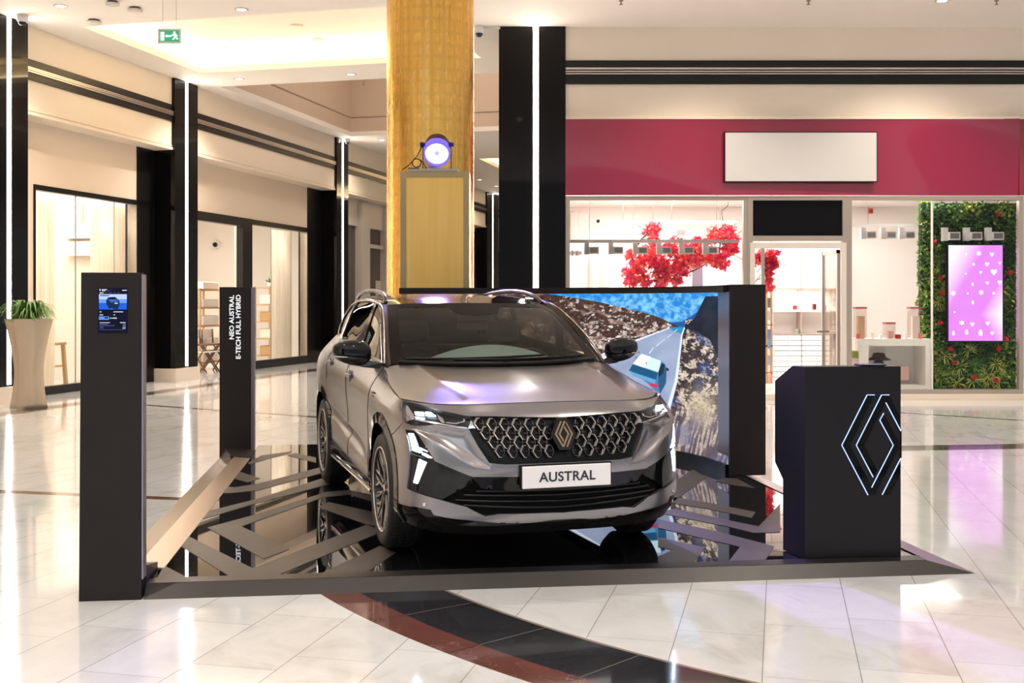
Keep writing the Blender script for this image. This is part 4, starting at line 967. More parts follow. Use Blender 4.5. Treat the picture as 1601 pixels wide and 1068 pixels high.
# hanging exit sign
EY = 17.0; c = at(265, 56.5, EY); w, h = 31 * EY / F, 17.5 * EY / F
t = thing('exit_sign', 'green running-man exit sign hanging on two wires from the ceiling recess', 'sign', c)
m = MB(); m.box(c, (w + .05, .012, h + .055)); m.build('clear_plate', mat('frosted_plate', (.86, .80, .70), .3), t)
m = MB(); m.box(c + Vector((0, -.009, 0)), (w, .004, h)); m.build('green_panel', mat('exit_green', (.02, .18, .09), .4, emit=(.03, .26, .13), estr=.7), t)
m = MB(); f = -.0125
def ex(px, py): v = at(0, 0, EY); return Vector((c.x + (px - 1050) / 3.955 * EY / F, EY + f, c.z - (py - 228) / 3.955 * EY / F))
def q4(L): P = [ex(*p) for p in L]; m.prism([p + Vector((0, .002, 0)) for p in P], P)
q4([(996, 203), (1019, 203), (1019, 256), (996, 256)]); q4([(1022, 228), (1036, 218), (1036, 238)]); q4([(1034, 224), (1062, 224), (1062, 233), (1034, 233)])
q4([(1074, 203), (1088, 201), (1087, 212), (1077, 214)]); q4([(1076, 214), (1092, 212), (1094, 236), (1080, 238)]); q4([(1062, 222), (1078, 214), (1078, 221), (1066, 230)]); q4([(1090, 214), (1104, 226), (1100, 231), (1088, 221)]); q4([(1081, 234), (1088, 236), (1078, 252), (1068, 250)]); q4([(1088, 232), (1104, 240), (1104, 250), (1099, 250), (1084, 240)])
m.build('pictogram', emis('exit_white', (.85, .95, .9), .95), t)
m = MB()
for px in (1010, 1093): a = ex(px, 180); m.tube([a, Vector((a.x, a.y, CZ))], .0025, 5)
m.build('wire', mat('wire_grey', (.25, .2, .16), .4, .6), t)

# ------------------------------------------------------------------ planter with fern
pc = fl(45, 637); pc.z = 0
t = thing('planter', 'tall flared beige planter vase at the foot of the left-edge black column', 'planter', pc)
PM = noisy('beige_fluted_planter', (.46, .37, .27), (.52, .43, .33), 9, .4, .5, stretch=(1, 1, .15))
m = MB(); n = 48; rings = []; hh = 1.36
for i in range(22):
    z = hh * i / 21; f = i / 21; r = .20 + .095 * abs(f - .38) ** 1.7 * 3.2
    ring = []
    for q_ in range(n):
        a = 2 * PI * q_ / n + f * .25; rr = r * (1 + .10 * math.cos(4 * a)) * (1 - .10 * max(0, math.cos(4 * a + PI)) ** 6)
        ring.append(m.bm.verts.new((pc.x + rr * math.cos(a), pc.y + rr * math.sin(a), z)))
    rings.append(ring)
for A, B in zip(rings, rings[1:]):
    for q_ in range(n): m._f([A[q_], A[(q_ + 1) % n], B[(q_ + 1) % n], B[q_]], True)
m._f(rings[0][::-1]); top_c = [v.co.copy() for v in rings[-1]]
m._f([m.bm.verts.new(Vector((pc.x, pc.y, hh - .06)) + (v - Vector((pc.x, pc.y, hh))) * .93) for v in top_c]); m.build('vase', PM, t)
fern = thing('fern', 'green arching fern growing in the tall beige planter', 'plant', (pc.x, pc.y, hh - .06))
GRN = noisy('fern_green', (.025, .10, .008), (.12, .25, .03), 5, .5)
m = MB(); rr = random.Random(11)
for _ in range(230):
    a = rr.uniform(0, 2 * PI); L = rr.uniform(.22, .46) * (1.15 if rr.random() < .5 else .7); up = rr.uniform(.06, .30); w_ = rr.uniform(.012, .024)
    d = Vector((math.cos(a), math.sin(a), 0)); s_ = Vector((-d.y, d.x, 0)); b0 = Vector((pc.x, pc.y, hh - .06)) + d * rr.uniform(0, .12); pr = None
    for i in range(7):
        f = i / 6; p = b0 + d * L * f + Vector((0, 0, up * math.sin(f * 2.6) * 1.1 - .10 * f * f + .06)); ww = w_ * (1 - f) ** .6 + .001
        cur = (m.bm.verts.new(p - s_ * ww), m.bm.verts.new(p + s_ * ww))
        if pr: m._f([pr[0], pr[1], cur[1], cur[0]], True)
        pr = cur
m.build('frond', GRN, fern, fixn=False)
# ------------------------------------------------------------------ things inside the shops
def pbox(mb, x0, y0, x1, y1, Y, d):     # box whose front shows at these photo columns and rows, front at depth Y
    a = at(x0, y1, Y); b = at(x1, y0, Y)
    return mb.box2((a.x, Y, a.z), (b.x, Y + d, b.z))
def simple(name, label, cat, Y, x0, y0, x1, y1, d, m, group=None, bevel=0):
    mb = MB(); pbox(mb, x0, y0, x1, y1, Y, d); o = mb.build(name, m, bevel=bevel); props(o, label, cat, group); return o
OAK = noisy('pale_oak', (.50, .30, .14), (.62, .40, .20), 6, .5, .6, stretch=(1, 1, .1))
SHEER = bpy.data.materials.new('sheer_curtain'); SHEER.use_nodes = True; _t = SHEER.node_tree; _t.nodes.clear()
_o, _m1, _m2, _d, _tl, _tp = [_t.nodes.new(x) for x in ('ShaderNodeOutputMaterial', 'ShaderNodeMixShader', 'ShaderNodeMixShader', 'ShaderNodeBsdfDiffuse', 'ShaderNodeBsdfTranslucent', 'ShaderNodeBsdfTransparent')]
_d.inputs[0].default_value = (.92, .84, .74, 1); _tl.inputs[0].default_value = (.95, .88, .78, 1); _m1.inputs[0].default_value = .5; _m2.inputs[0].default_value = .22
_t.links.new(_d.outputs[0], _m1.inputs[1]); _t.links.new(_tl.outputs[0], _m1.inputs[2]); _t.links.new(_m1.outputs[0], _m2.inputs[1]); _t.links.new(_tp.outputs[0], _m2.inputs[2]); _t.links.new(_m2.outputs[0], _o.inputs[0])
DOVE = mat('display_white', (.93, .89, .86), .5)
# --- curtains
def curtain(a0, a1, b, z0, z1, label, waves=9):
    mb = MB(); n = 90; R = []
    for i in range(n + 1):
        a = a0 + (a1 - a0) * i / n; bb = b + .055 * math.sin(i / n * waves * 2 * PI) + .02 * math.sin(i * 1.7)
        R.append((mb.bm.verts.new(Wp(a, bb, z0)), mb.bm.verts.new(Wp(a, bb, z1))))
    for A, B in zip(R, R[1:]): mb._f([A[0], B[0], B[1], A[1]], True)
    o = mb.build('curtain', SHEER, fixn=False); props(o, label, 'curtain')
W_ = wa1 - wa0
curtain(wa0 + .1, wa0 + W_ * .36, -.55, .1, wz - .1, 'sheer cream curtain at the left side of the shop window behind the planter', 10)
curtain(wa0 + W_ * .66, wa1 - .08, -.55, .1, wz - .1, 'sheer cream curtain behind the touch screen kiosk, at the right of the shop window', 8)
curtain(da1 + .3, da1 + .95, -.55, .1, vz - .1, 'narrow sheer curtain left in the far shop window beside the text totem', 5)
curtain(va1 - 1.3, va1 - .1, -.55, .1, vz - .1, 'sheer curtain at the right side of the far shop window', 7)
# mezzanine seen between the curtains
mz = thing('mezzanine_balcony', 'white mezzanine balcony seen between the two curtains of the nearest shop window', 'balcony', Wp(wa0 + W_ * .52, -2.9, 3.3))
AE = wa1 + .15
def pa(px, py, A):      # photo point on the cross plane a = A of the shops -> (b, z)
    d = Vector(((px - CX) / F, 1, (HY - py) / F)); o = Vector((0, 0, H)); tt = (A - (o - LO).dot(LD)) / d.dot(LD); P = o + d * tt; return (P - LO).dot(LN), P.z
def abox(m, x0, y0, x1, y1, A, d):
    b0, z0 = pa(x0, y1, A); b1, z1 = pa(x1, y0, A); m.wbox(A - d, A, min(b0, b1), max(b0, b1), z0, z1)
m = MB(); abox(m, 111, 355, 166, 374, AE, .25); abox(m, 111, 378, 166, 401, AE, .25); m.build('parapet', mat('balcony_white', (.85, .78, .70), .5), mz)
m = MB(); abox(m, 111, 312, 166, 355, AE, .04); m.build('back_wall', mat('balcony_brown', (.36, .27, .20), .7), mz)  # brown panel above the parapet
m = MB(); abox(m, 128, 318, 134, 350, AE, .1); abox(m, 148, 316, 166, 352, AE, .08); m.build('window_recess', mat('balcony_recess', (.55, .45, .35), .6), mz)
def table(a, b, w, d, h, label, m_=OAK):
    t = thing('display_table', label, 'table', Wp(a, b, 0))
    m = MB(); m.wbox(a - w / 2, a + w / 2, b - d / 2, b + d / 2, h - .05, h); m.build('table_top', m_, t)
    m = MB(); m.wbox(a - w / 2 + .05, a + w / 2 - .05, b - d / 2 + .05, b + d / 2 - .05, h * .45, h * .45 + .03); m.build('lower_shelf', m_, t)
    for sa in (-1, 1):
        for sb in (-1, 1):
            m = MB(); x, y = a + sa * (w / 2 - .05), b + sb * (d / 2 - .05); m.hexa([Wp(x - .03 + sa * .1, y - .03, 0), Wp(x - .03 + sa * .1, y + .03, 0), Wp(x + .03 + sa * .1, y + .03, 0), Wp(x + .03 + sa * .1, y - .03, 0), Wp(x - .03, y - .03, h), Wp(x - .03, y + .03, h), Wp(x + .03, y + .03, h), Wp(x + .03, y - .03, h)]); m.build('leg', m_, t)
ta = wa0 + W_ * .46
table(ta, -1.3, 1.0, .8, .85, 'wooden display table behind the nearest shop window glass')
def bowl(a, b, z, r, h, label, m_):
    M = Matrix.Translation(Wp(a, b, z)); m = MB(); m.lathe([(0, .002), (r * .5, .002), (r, h), (r * .9, h), (r * .4, .02), (0, .02)], 16, M); props(m.build('bowl', m_), label, 'bowl')
bowl(ta - .25, -1.2, .85, .13, .09, 'white bowl on the left of the wooden display table', DOVE)
bowl(ta + .22, -1.25, .85, .11, .16, 'taller white vase bowl on the right of the wooden display table', DOVE)
# --- shelf units in the doorway
def shelf_unit(a0, a1, b0, b1, z1, n, label, seed, posts=True):
    t = thing('shelf_unit', label, 'shelf', Wp((a0 + a1) / 2, b0, 0))
    for i in range(n):
        z = .15 + (z1 - .2) * i / (n - 1); m = MB(); m.wbox(a0, a1, b0, b1, z, z + .03); m.build('shelf_board', OAK, t)
    for a in (a0, a1 - .04):
        for b in (b0, b1 - .04):
            m = MB(); m.wbox(a, a + .04, b, b + .04, 0, z1); m.build('post', OAK, t)
    return [.18 + (z1 - .2) * i / (n - 1) for i in range(n)]
def linen(a, b, z, w, h, label, m_=DOVE, name='folded_linen', cat='linen', grp='folded linens on the homeware shelves'):
    mb = MB(); mb.wbox(a - w / 2, a + w / 2, b - .16, b + .16, z, z + h); o = mb.build(name, m_, bevel=.02); props(o, label, cat, grp)
s0 = wall_at(318, 400, -1.2)[0]; s1 = wall_at(352, 400, -1.2)[0]
lv = shelf_unit(s0 - .5, s0 + .7, -1.6, -1.0, 1.95, 5, 'oak shelf unit with folded white linens just inside the shop doorway', 1)
for i, z in enumerate(lv):
    linen(s0 + .18, -1.25, z, .75, (.22, .14, .24, .20, .18)[i], ['lowest', 'second lowest', 'middle', 'second highest', 'top'][i] + ' stack of folded white linen on the doorway shelf unit')
lv2 = shelf_unit(s0 - 1.6, s0 - .7, -3.2, -2.7, 2.2, 6, 'oak shelf unit with warm-lit baskets at the left inside the shop doorway', 2)
BASK = mat('woven_basket', (.60, .38, .18), .8)
for i, z in enumerate(lv2): linen(s0 - 1.15, -2.95, z, .6, .2, 'basket on the ' + ['lowest', 'second', 'third', 'fourth', 'fifth', 'highest'][i] + ' board of the left doorway shelf unit', BASK, 'storage_basket', 'basket', 'baskets on the left doorway shelves')
def folding_chair(a, b, label):
    t = thing('folding_chair', label, 'chair', Wp(a, b, 0)); DW = mat('dark_walnut', (.13, .06, .03), .5)
    for s_ in (-.25, .25):
        for q in ((-.22, .22), (.22, -.22)):
            m = MB(); m.tube([Wp(a + s_, b + q[0], 0), Wp(a + s_, b + q[1], .62)], .018, 6); m.build('leg', DW, t)
        m = MB(); m.tube([Wp(a + s_, b - .22, .6), Wp(a + s_, b - .24, .98)], .018, 6); m.build('back_post', DW, t)
    m = MB(); m.wbox(a - .26, a + .26, b - .2, b + .2, .46, .49); m.build('seat', mat('canvas', (.80, .72, .62), .8), t)
    m = MB(); m.wbox(a - .26, a + .26, b - .26, b - .24, .78, .98); m.build('backrest', mat('canvas', (.8, .72, .62)), t)
    m = MB(); m.wbox(a - .28, a + .28, b - .22, b + .2, .62, .65); m.build('armrest', DW, t)
ca = wall_at(312, 400, -.7)[0]
folding_chair(ca, -.6, 'dark wooden folding chair with canvas seat, left one inside the shop doorway')
folding_chair(wall_at(332, 400, -.7)[0], -.6, 'dark wooden folding chair with canvas seat, right one, beside the text totem')
AF = va1 + 2.95; _b, _z = pa(338, 383, AF); p = Wp(AF, _b, _z); t = thing('wall_camera', 'small black and white camera high on the wall inside the doorway', 'security camera', p)
m = MB(); m.lathe([(0, 0), (.12, 0), (.12, .1), (0, .12)], 18, Matrix.Translation(p) @ Matrix.Rotation(PI / 2 , 4, 'X')); m.build('body', DOVE, t)
m = MB(); m.lathe([(0, .1), (.08, .12), (.05, .19), (0, .2)], 18, Matrix.Translation(p) @ Matrix.Rotation(PI / 2, 4, 'X')); m.build('lens', BLK, t)
# --- far window shelf with plant
q0, q1 = wall_at(424, 400, -1)[0], wall_at(447, 400, -1)[0]
lv = shelf_unit(q0, q1, -1.5, -1.0, 2.05, 5, 'tall narrow oak shelf unit behind the far shop window', 3)
for i, z in enumerate(lv[:-1]): linen((q0 + q1) / 2, -1.25, z, (q1 - q0) * .7, .26, 'folded textile pile on the ' + ['lowest', 'second', 'third', 'fourth'][i] + ' board of the far window shelf', DOVE if i % 2 else BASK)
t = thing('potted_plant', 'small green potted plant on top of the far window shelf', 'plant', Wp((q0 + q1) / 2, -1.25, 2.05))
m = MB(); m.lathe([(0, 0), (.06, 0), (.08, .12), (0, .12)], 14, Matrix.Translation(Wp((q0 + q1) / 2, -1.25, lv[-1]))); m.build('pot', DOVE, t)
m = MB(); rr = random.Random(4); c0 = Wp((q0 + q1) / 2, -1.25, lv[-1] + .12)
for _ in range(16):
    d = Vector((rr.uniform(-1, 1), rr.uniform(-1, 1), rr.uniform(.2, 1))).normalized(); s_ = d.cross(Vector((0, 0, 1))).normalized() * .03; m.quad(c0, c0 + d * .1 + s_, c0 + d * .2, c0 + d * .1 - s_)
m.build('leaves', GRN, t, fixn=False)

# --- boutique, left window
def rail(x0, y0, x1, Y, label, m_):
    t = thing('track_rail', label, 'track', at((x0 + x1) / 2, y0, Y))
    a, b = at(x0, y0, Y), at(x1, y0, Y); m = MB(); m.box2((a.x, Y - .02, a.z - .02), (b.x, Y + .02, a.z + .035)); m.build('rail', m_, t)
    for f in (.12, .5, .88):
        x = a.x + (b.x - a.x) * f; m = MB(); m.tube([(x, Y, a.z), (x, Y, 3.62)], .004, 5); m.build('wire', mat('wire_grey', (.25, .2, .16)), t)
def tspot(px, py, Y, label, grp, s=1.0, m_=None):
    c = at(px, py, Y); t = thing('track_spot', label, 'spotlight', c, grp)
    g = m_ or mat('track_spot_grey', (.62, .58, .56), .5)
    m = MB(); m.box2((c.x - .13 * s, Y - .05, c.z - .20 * s), (c.x - .05 * s, Y + .05, c.z)); m.build('driver_box', g, t)
    m = MB(); m.box2((c.x - .05 * s, Y - .09, c.z - .19 * s), (c.x + .12 * s, Y + .07, c.z - .07 * s)); m.build('head', g, t)
    m = MB(); m.box2((c.x - .03 * s, Y - .10, c.z - .17 * s), (c.x + .10 * s, Y - .09, c.z - .09 * s)); m.build('face', mat('spot_face_dark', (.24, .22, .21), .5), t)
rail(890, 378, 1152, 19.7, 'grey ceiling-hung lighting track in front of the red blossoms', mat('track_grey', (.55, .50, .47), .5))
for i, px in enumerate((925, 963, 1001, 1038, 1073, 1110)): tspot(px, 380, 19.7, ['first', 'second', 'third', 'fourth', 'fifth', 'sixth'][i] + ' grey track spotlight from the left in the window with red blossoms', 'grey track spotlights over the blossom window')
rail(950, 348, 1150, 21.8, 'white lighting track behind the blossoms, deeper in the shop', WHITE)
SPW = mat('track_spot_white', (.95, .92, .9), .4)
tspot(975, 350, 21.8, 'white track spotlight deeper in the shop, left of two', 'white track spotlights', 1.3, SPW); tspot(1060, 350, 21.8, 'white track spotlight deeper in the shop, right of two', 'white track spotlights', 1.3, SPW)
for i, px in enumerate((889, 896, 903)): tspot(px, 388, 20.6, ['leftmost', 'middle', 'rightmost'][i] + ' of three small white spots at the left end of the boutique window', 'small white side spots', .7, SPW)
simple('display_block', 'tall bright white display block behind the left blossoms', 'display block', 22.2, 953, 397, 1082, 606, .5, DOVE)
simple('display_block', 'bright white display block at the right of the blossom window', 'display block', 22.2, 1101, 400, 1152, 606, .5, DOVE)
simple('grey_panel', 'narrow grey-violet panel between the two white display blocks', 'panel', 22.4, 1083, 409, 1100, 606, .05, mat('grey_violet', (.28, .25, .33), .5))
t = thing('door_4', None, None, at(930, 600, 23.4)); t['kind'] = 'structure'
m = MB(); pbox(m, 922, 400, 940, 610, 23.4, .1); m.build('door_frame', mat('door_frame_cream', (.75, .66, .58), .5), t)
m = MB(); pbox(m, 926, 407, 936, 610, 23.36, .04); m.build('door_leaf', DOVE, t)
c = at(935, 346, 23.2); t = thing('wall_camera', 'tiny black camera on the boutique wall above the white inner door', 'security camera', c); m = MB(); m.lathe([(0, 0), (.035, 0), (.035, .05), (0, .08)], 14, Matrix.Translation(c) @ Matrix.Rotation(PI / 2, 4, 'X')); m.build('lens', BLK, t); m = MB(); m.box(c + Vector((.05, .05, .03)), (.1, .06, .05)); m.build('mount', DOVE, t)
m = MB()
pbox(m, 886, 330, 917, 332, 22.5, .05); pbox(m, 893, 330, 895, 378, 22.5, .05); pbox(m, 905, 330, 906, 378, 22.5, .05); pbox(m, 916, 330, 918, 378, 22.5, .05)
pbox(m, 886, 334, 892, 378, 22.55, .02); o = m.build('window_7', mat('inner_frame_grey', (.40, .33, .28), .5)); o['kind'] = 'structure'
# blossoms
RED = [mat('blossom_red_%s' % n, c, .5) for n, c in (('bright', (.95, .035, .07)), ('deep', (.75, .012, .05)), ('coral', (1.0, .20, .16)), ('dark_pink', (.80, .02, .15)))]
BRW = mat('twig_brown', (.10, .05, .03), .7)
def blossoms(name, label, clusters, Y, n, seed, spread=.35):
    t = thing(name, label, 'flowers', at(clusters[0][0], clusters[0][1], Y)); rr = random.Random(seed)
    for mi, mt in enumerate(RED):
        mb = MB()
        for (cx, cy, rx, ry) in clusters:
            minis = [(rr.uniform(0, 2 * PI), math.sqrt(rr.uniform(0, 1)) * rr.choice((.7, 1, 1.2))) for _ in range(max(3, int(rx * ry / 26)))]
            for _ in range(int(n * rx * ry / 4 / 90)):
                a, r = rr.choice(minis); jx, jy = rr.gauss(0, 2.0), rr.gauss(0, 2.0)
                c = at(cx + rx * r * math.cos(a) + jx, cy + ry * r * math.sin(a) + jy, Y) + Vector((0, rr.uniform(-spread, spread), 0))
                ax_ = Vector((rr.uniform(-1, 1), rr.uniform(-1.5, .3), rr.uniform(-1, 1))).normalized(); u_ = ax_.orthogonal().normalized(); v_ = ax_.cross(u_); s = rr.uniform(.018, .034)
                for k in range(5):
                    b_ = 2 * PI * k / 5; d = u_ * math.cos(b_) + v_ * math.sin(b_); e = u_ * math.cos(b_ + .55) + v_ * math.sin(b_ + .55); g = u_ * math.cos(b_ - .55) + v_ * math.sin(b_ - .55)
                    mb.quad(c, c + g * s * .8 + ax_ * s * .2, c + d * s * 1.25 + ax_ * s * .35, c + e * s * .8 + ax_ * s * .2)
        o = mb.build('blossom', mt, t, fixn=False); o['kind'] = 'stuff'
    mb = MB()
    for (cx, cy, rx, ry), (dx, dy, ex, ey) in zip(clusters, clusters[1:]):
        p0, p1 = at(cx, cy, Y), at(dx, dy, Y); md = (p0 + p1) / 2 + Vector((0, rr.uniform(-.1, .1), rr.uniform(-.08, .08))); mb.tube([p0, md, p1], .012, 5)
        if cx == clusters[0][0]: mb.tube([p0, (p0.x, p0.y, 3.615)], .003, 4)
        for _ in range(4):
            f = rr.random(); q = p0.lerp(p1, f); mb.tube([q, q + Vector((rr.uniform(-.3, .3), rr.uniform(-.1, .1), rr.uniform(-.25, .25)))], .006, 4)
    mb.build('branch', BRW, t)
C_ = [(990, 432, 15, 16), (998, 415, 12, 12), (985, 398, 7, 10), (1020, 357, 10, 9), (1018, 366, 10, 10), (1023, 375, 5, 6), (1018, 398, 14, 14), (1030, 412, 18, 13), (1040, 430, 16, 14), (1062, 422, 14, 12), (1052, 385, 18, 11), (1065, 400, 20, 12), (1088, 385, 18, 12), (1090, 402, 18, 12), (1112, 405, 16, 9), (1124, 410, 12, 10), (1128, 366, 20, 10), (1120, 372, 14, 6), (1145, 380, 8, 16), (1135, 395, 14, 10), (1032, 443, 9, 8), (1010, 440, 9, 9), (1055, 438, 8, 9)]
blossoms('blossom_branches', 'cloud of hanging red blossom branches in the left boutique window', C_, 20.3, 200, 5)
blossoms('blossom_branches', 'bunch of red blossoms hanging at the left inside the boutique doorway', [(1206, 405, 10, 11), (1206, 415, 8, 12), (1201, 428, 4, 10), (1184, 402, 7, 10), (1203, 450, 3, 10)], 19.9, 330, 6, .15)
m = MB(); m.tube([at(1139, 316, 20.3), at(1138, 322, 20.3), at(1128, 330, 20.3), at(1130, 345, 20.3), at(1129, 360, 20.3)], .006, 5); props(m.build('hanging_cord', BLK), 'thin curly black cord hanging above the right end of the blossoms', 'cord')
# --- doorway: fitted wall of cabinets
CY_ = 22.6
t = thing('wall_cabinet', 'white fitted cabinet wall with lit niches seen through the boutique doorway', 'cabinet', at(1252, 606, CY_))
m = MB(); pbox(m, 1206, 386, 1318, 612, CY_ + .34, .06); pbox(m, 1206, 386, 1208.5, 612, CY_, .34); m.build('carcass', DOVE, t)
for x0, x1 in ((1209, 1252.3), (1253.5, 1316)):
    m = MB(); pbox(m, x0, 388, x1, 451, CY_, .34); d = m.build('cabinet_door', DOVE, t, bevel=.004)
LINE = mat('cabinet_joint', (.45, .36, .30), .6)
m = MB(); pbox(m, 1206, 451, 1318, 452.3, CY_ - .01, .35); pbox(m, 1252.3, 388, 1253.4, 522, CY_ - .01, .34); pbox(m, 1206, 522, 1318, 523.5, CY_ - .02, .36); m.build('joint', LINE, t)
m = MB(); pbox(m, 1208, 484.5, 1318, 487.5, CY_, .34); m.build('niche_shelf', DOVE, t)
for x0, x1 in ((1209, 1252.5), (1254, 1297)):
    for i in range(9):
        y = 524.5 + i * 8.2; m = MB(); pbox(m, x0, y, x1, y + 7.3, CY_ - .02, .3); d = m.build('drawer', DOVE, t)
        m = MB(); c = at(x1 - 20, y + 3.5, CY_ - .03); m.box(c, (.02, .02, .02)); m.build('knob', LINE, d)
lamp('niche_light', 'AREA', at(1252, 455, CY_ + .1), 9, (1, .9, .82), 1.1, (0, 0, 0), shape='RECTANGLE', sy=.2)
RB2 = mat('red_box', (.70, .03, .03), .4)
simple('gift_box', 'red gift box on the upper niche shelf, left of the dark one', 'box', CY_ + .05, 1240, 477.5, 1246, 484.3, .1, RB2, 'small boxes in the niches')
simple('gift_box', 'dark red gift box on the upper niche shelf, between two red ones', 'box', CY_ + .05, 1271, 475, 1276.5, 484.3, .1, mat('dark_box', (.10, .01, .01), .4), 'small boxes in the niches')
simple('gift_box', 'red gift box on the upper niche shelf, rightmost', 'box', CY_ + .05, 1287, 477.5, 1292, 484.3, .1, RB2, 'small boxes in the niches')
simple('gift_box', 'small red box on the lower niche shelf beside the door leaf', 'box', CY_ + .05, 1287, 514, 1291, 521.8, .1, RB2, 'small boxes in the niches')
c = at(1247, 521.8, CY_ + .1); t = thing('cup_and_saucer', 'green cup on a saucer standing in the lower left niche', 'cup', c)
m = MB(); m.lathe([(0, .0), (.05, .0), (.085, .02), (0, .022)], 18, Matrix.Translation(c)); m.build('saucer', DOVE, t)
m = MB(); m.lathe([(0, .022), (.045, .022), (.06, .09), (0, .09)], 18, Matrix.Translation(c)); m.build('cup', mat('sage_green', (.22, .36, .22), .5), t)
t = thing('brochure_rack', 'narrow wooden brochure rack with blue leaflets at the left of the boutique doorway', 'rack', at(1203, 606, 21))
m = MB(); pbox(m, 1197, 420, 1200, 612, 21, .06); pbox(m, 1205, 452, 1208, 612, 21, .06)
for y in (452, 507, 540, 582): pbox(m, 1197, y, 1208, y + 2, 21, .08)
m.build('frame', OAK, t)
for y, c_ in ((466, (.15, .14, .14)), (486, (.5, .5, .52)), (515, (.10, .22, .45)), (530, (.15, .35, .60)), (556, (.35, .38, .48)), (585, (.6, .4, .3))):
    m = MB(); pbox(m, 1200.5, y, 1204.8, y + 15, 20.98, .02); m.build('leaflet', mat('leaflet_%d' % y, c_, .5), t)
# --- boutique, right window
c = at(1361, 330, 23.5); t = thing('fire_alarm', 'small red fire alarm box on the white wall of the right window', 'alarm', c); m = MB(); m.box(c, (.09, .06, .10)); m.build('box', RB2, t); m = MB(); m.box(c + Vector((0, -.035, -.01)), (.05, .01, .04)); m.build('glass', mat('alarm_glass', (.35, .02, .02), .3), t)
rail(1326, 353, 1586, 19.9, 'white lighting track across the right boutique window', WHITE)
for i, px in enumerate((1357, 1388, 1417)): tspot(px, 356, 19.9, ['left', 'middle', 'right'][i] + ' of three grey track spotlights against the white wall', 'grey track spotlights of the right window')
for i, px in enumerate((1486, 1520, 1554)): tspot(px, 356, 19.6, ['left', 'middle', 'right'][i] + ' of three white track spotlights in front of the green wall', 'white track spotlights before the green wall', 1.15, SPW)
# green wall
gw = thing('green_wall', 'tall artificial green plant wall behind the right boutique window', 'plants', at(1513, 612, 19.75))
m = MB(); pbox(m, 1440, 318, 1588, 613, 19.8, .12); m.build('backing', mat('hedge_dark', (.012, .03, .008), .9), gw)
rr = random.Random(21)
GL = [mat('leaf_' + n, c, .55) for n, c in (('dark', (.03, .10, .015)), ('mid', (.09, .23, .03)), ('bright', (.34, .50, .06)), ('yellow', (.62, .66, .13)))]
for mi, (mt, n) in enumerate(zip(GL, (5200, 5200, 1900, 600))):
    mb = MB(); pc_ = [(rr.uniform(1438, 1588), rr.uniform(318, 612)) for _ in range(26)]
    for _ in range(n):
        if mi >= 2: c_ = rr.choice(pc_); x, y = rr.gauss(c_[0], 8), rr.gauss(c_[1], 9)
        else: x, y = rr.uniform(1436, 1590), rr.uniform(318, 613)
        if not (1436 < x < 1590 and 318 < y < 614): continue
        c = at(x, y, 19.8) + Vector((0, -rr.uniform(0, .13), 0)); d = Vector((rr.uniform(-1, 1), rr.uniform(-.9, .1), rr.uniform(-1, .9))).normalized(); s_ = d.cross(Vector((rr.uniform(-1, 1), rr.uniform(-1, 1), rr.uniform(-1, 1)))).normalized()
        L = rr.uniform(.035, .085) * (1.1 if mi > 1 else 1); w_ = L * rr.uniform(.2, .4); mb.quad(c, c + d * L * .5 + s_ * w_, c + d * L, c + d * L * .5 - s_ * w_)
    for _ in range(18 if mi == 3 else 8):
        x, y = rr.uniform(1450, 1580), rr.choice((rr.uniform(430, 480), rr.uniform(545, 600))); c = at(x, y, 19.7)
        for k in range(16):
            a = rr.uniform(0, 2 * PI); d = Vector((math.cos(a), -.4, math.sin(a))).normalized(); s_ = Vector((-math.sin(a), 0, math.cos(a))) * .006; mb.quad(c, c + d * .09 + s_, c + d * .18 + Vector((0, 0, -.02)), c + d * .09 - s_)
    o = mb.build('foliage', mt, gw, fixn=False); o['kind'] = 'stuff'
# side return of the hedge
m = MB(); 
for _ in range(1300):
    x, y = rr.uniform(1438, 1454), rr.uniform(318, 478); c = at(x, y, 20.2) + Vector((0, rr.uniform(-.1, .1), 0)); d = Vector((rr.uniform(-1, 1), rr.uniform(-1, 0), rr.uniform(-1, 1))).normalized(); s_ = d.cross(Vector((0, 1, .3))).normalized(); L = rr.uniform(.05, .1); m.quad(c, c + d * L * .5 + s_ * L * .3, c + d * L, c + d * L * .5 - s_ * L * .3)
o = m.build('side_foliage', GL[2], gw, fixn=False); o['kind'] = 'stuff'
for i, (x, y) in enumerate([(1460, 377), (1470, 434), (1472, 457), (1470, 504), (1487, 545), (1490, 567), (1523, 590), (1499, 609), (1561, 545), (1557, 595), (1573, 530), (1561, 335), (1579, 426)]):
    c = at(x, y, 19.62); mb = MB()
    for k in range(22):
        d = Vector((rr.uniform(-1, 1), rr.uniform(-1, .2), rr.uniform(-1, 1))).normalized(); s_ = d.orthogonal().normalized() * .02; mb.quad(c, c + d * .03 + s_, c + d * .055, c + d * .03 - s_)
    mb.build('red_flower', RED[i % 2], gw, fixn=False)
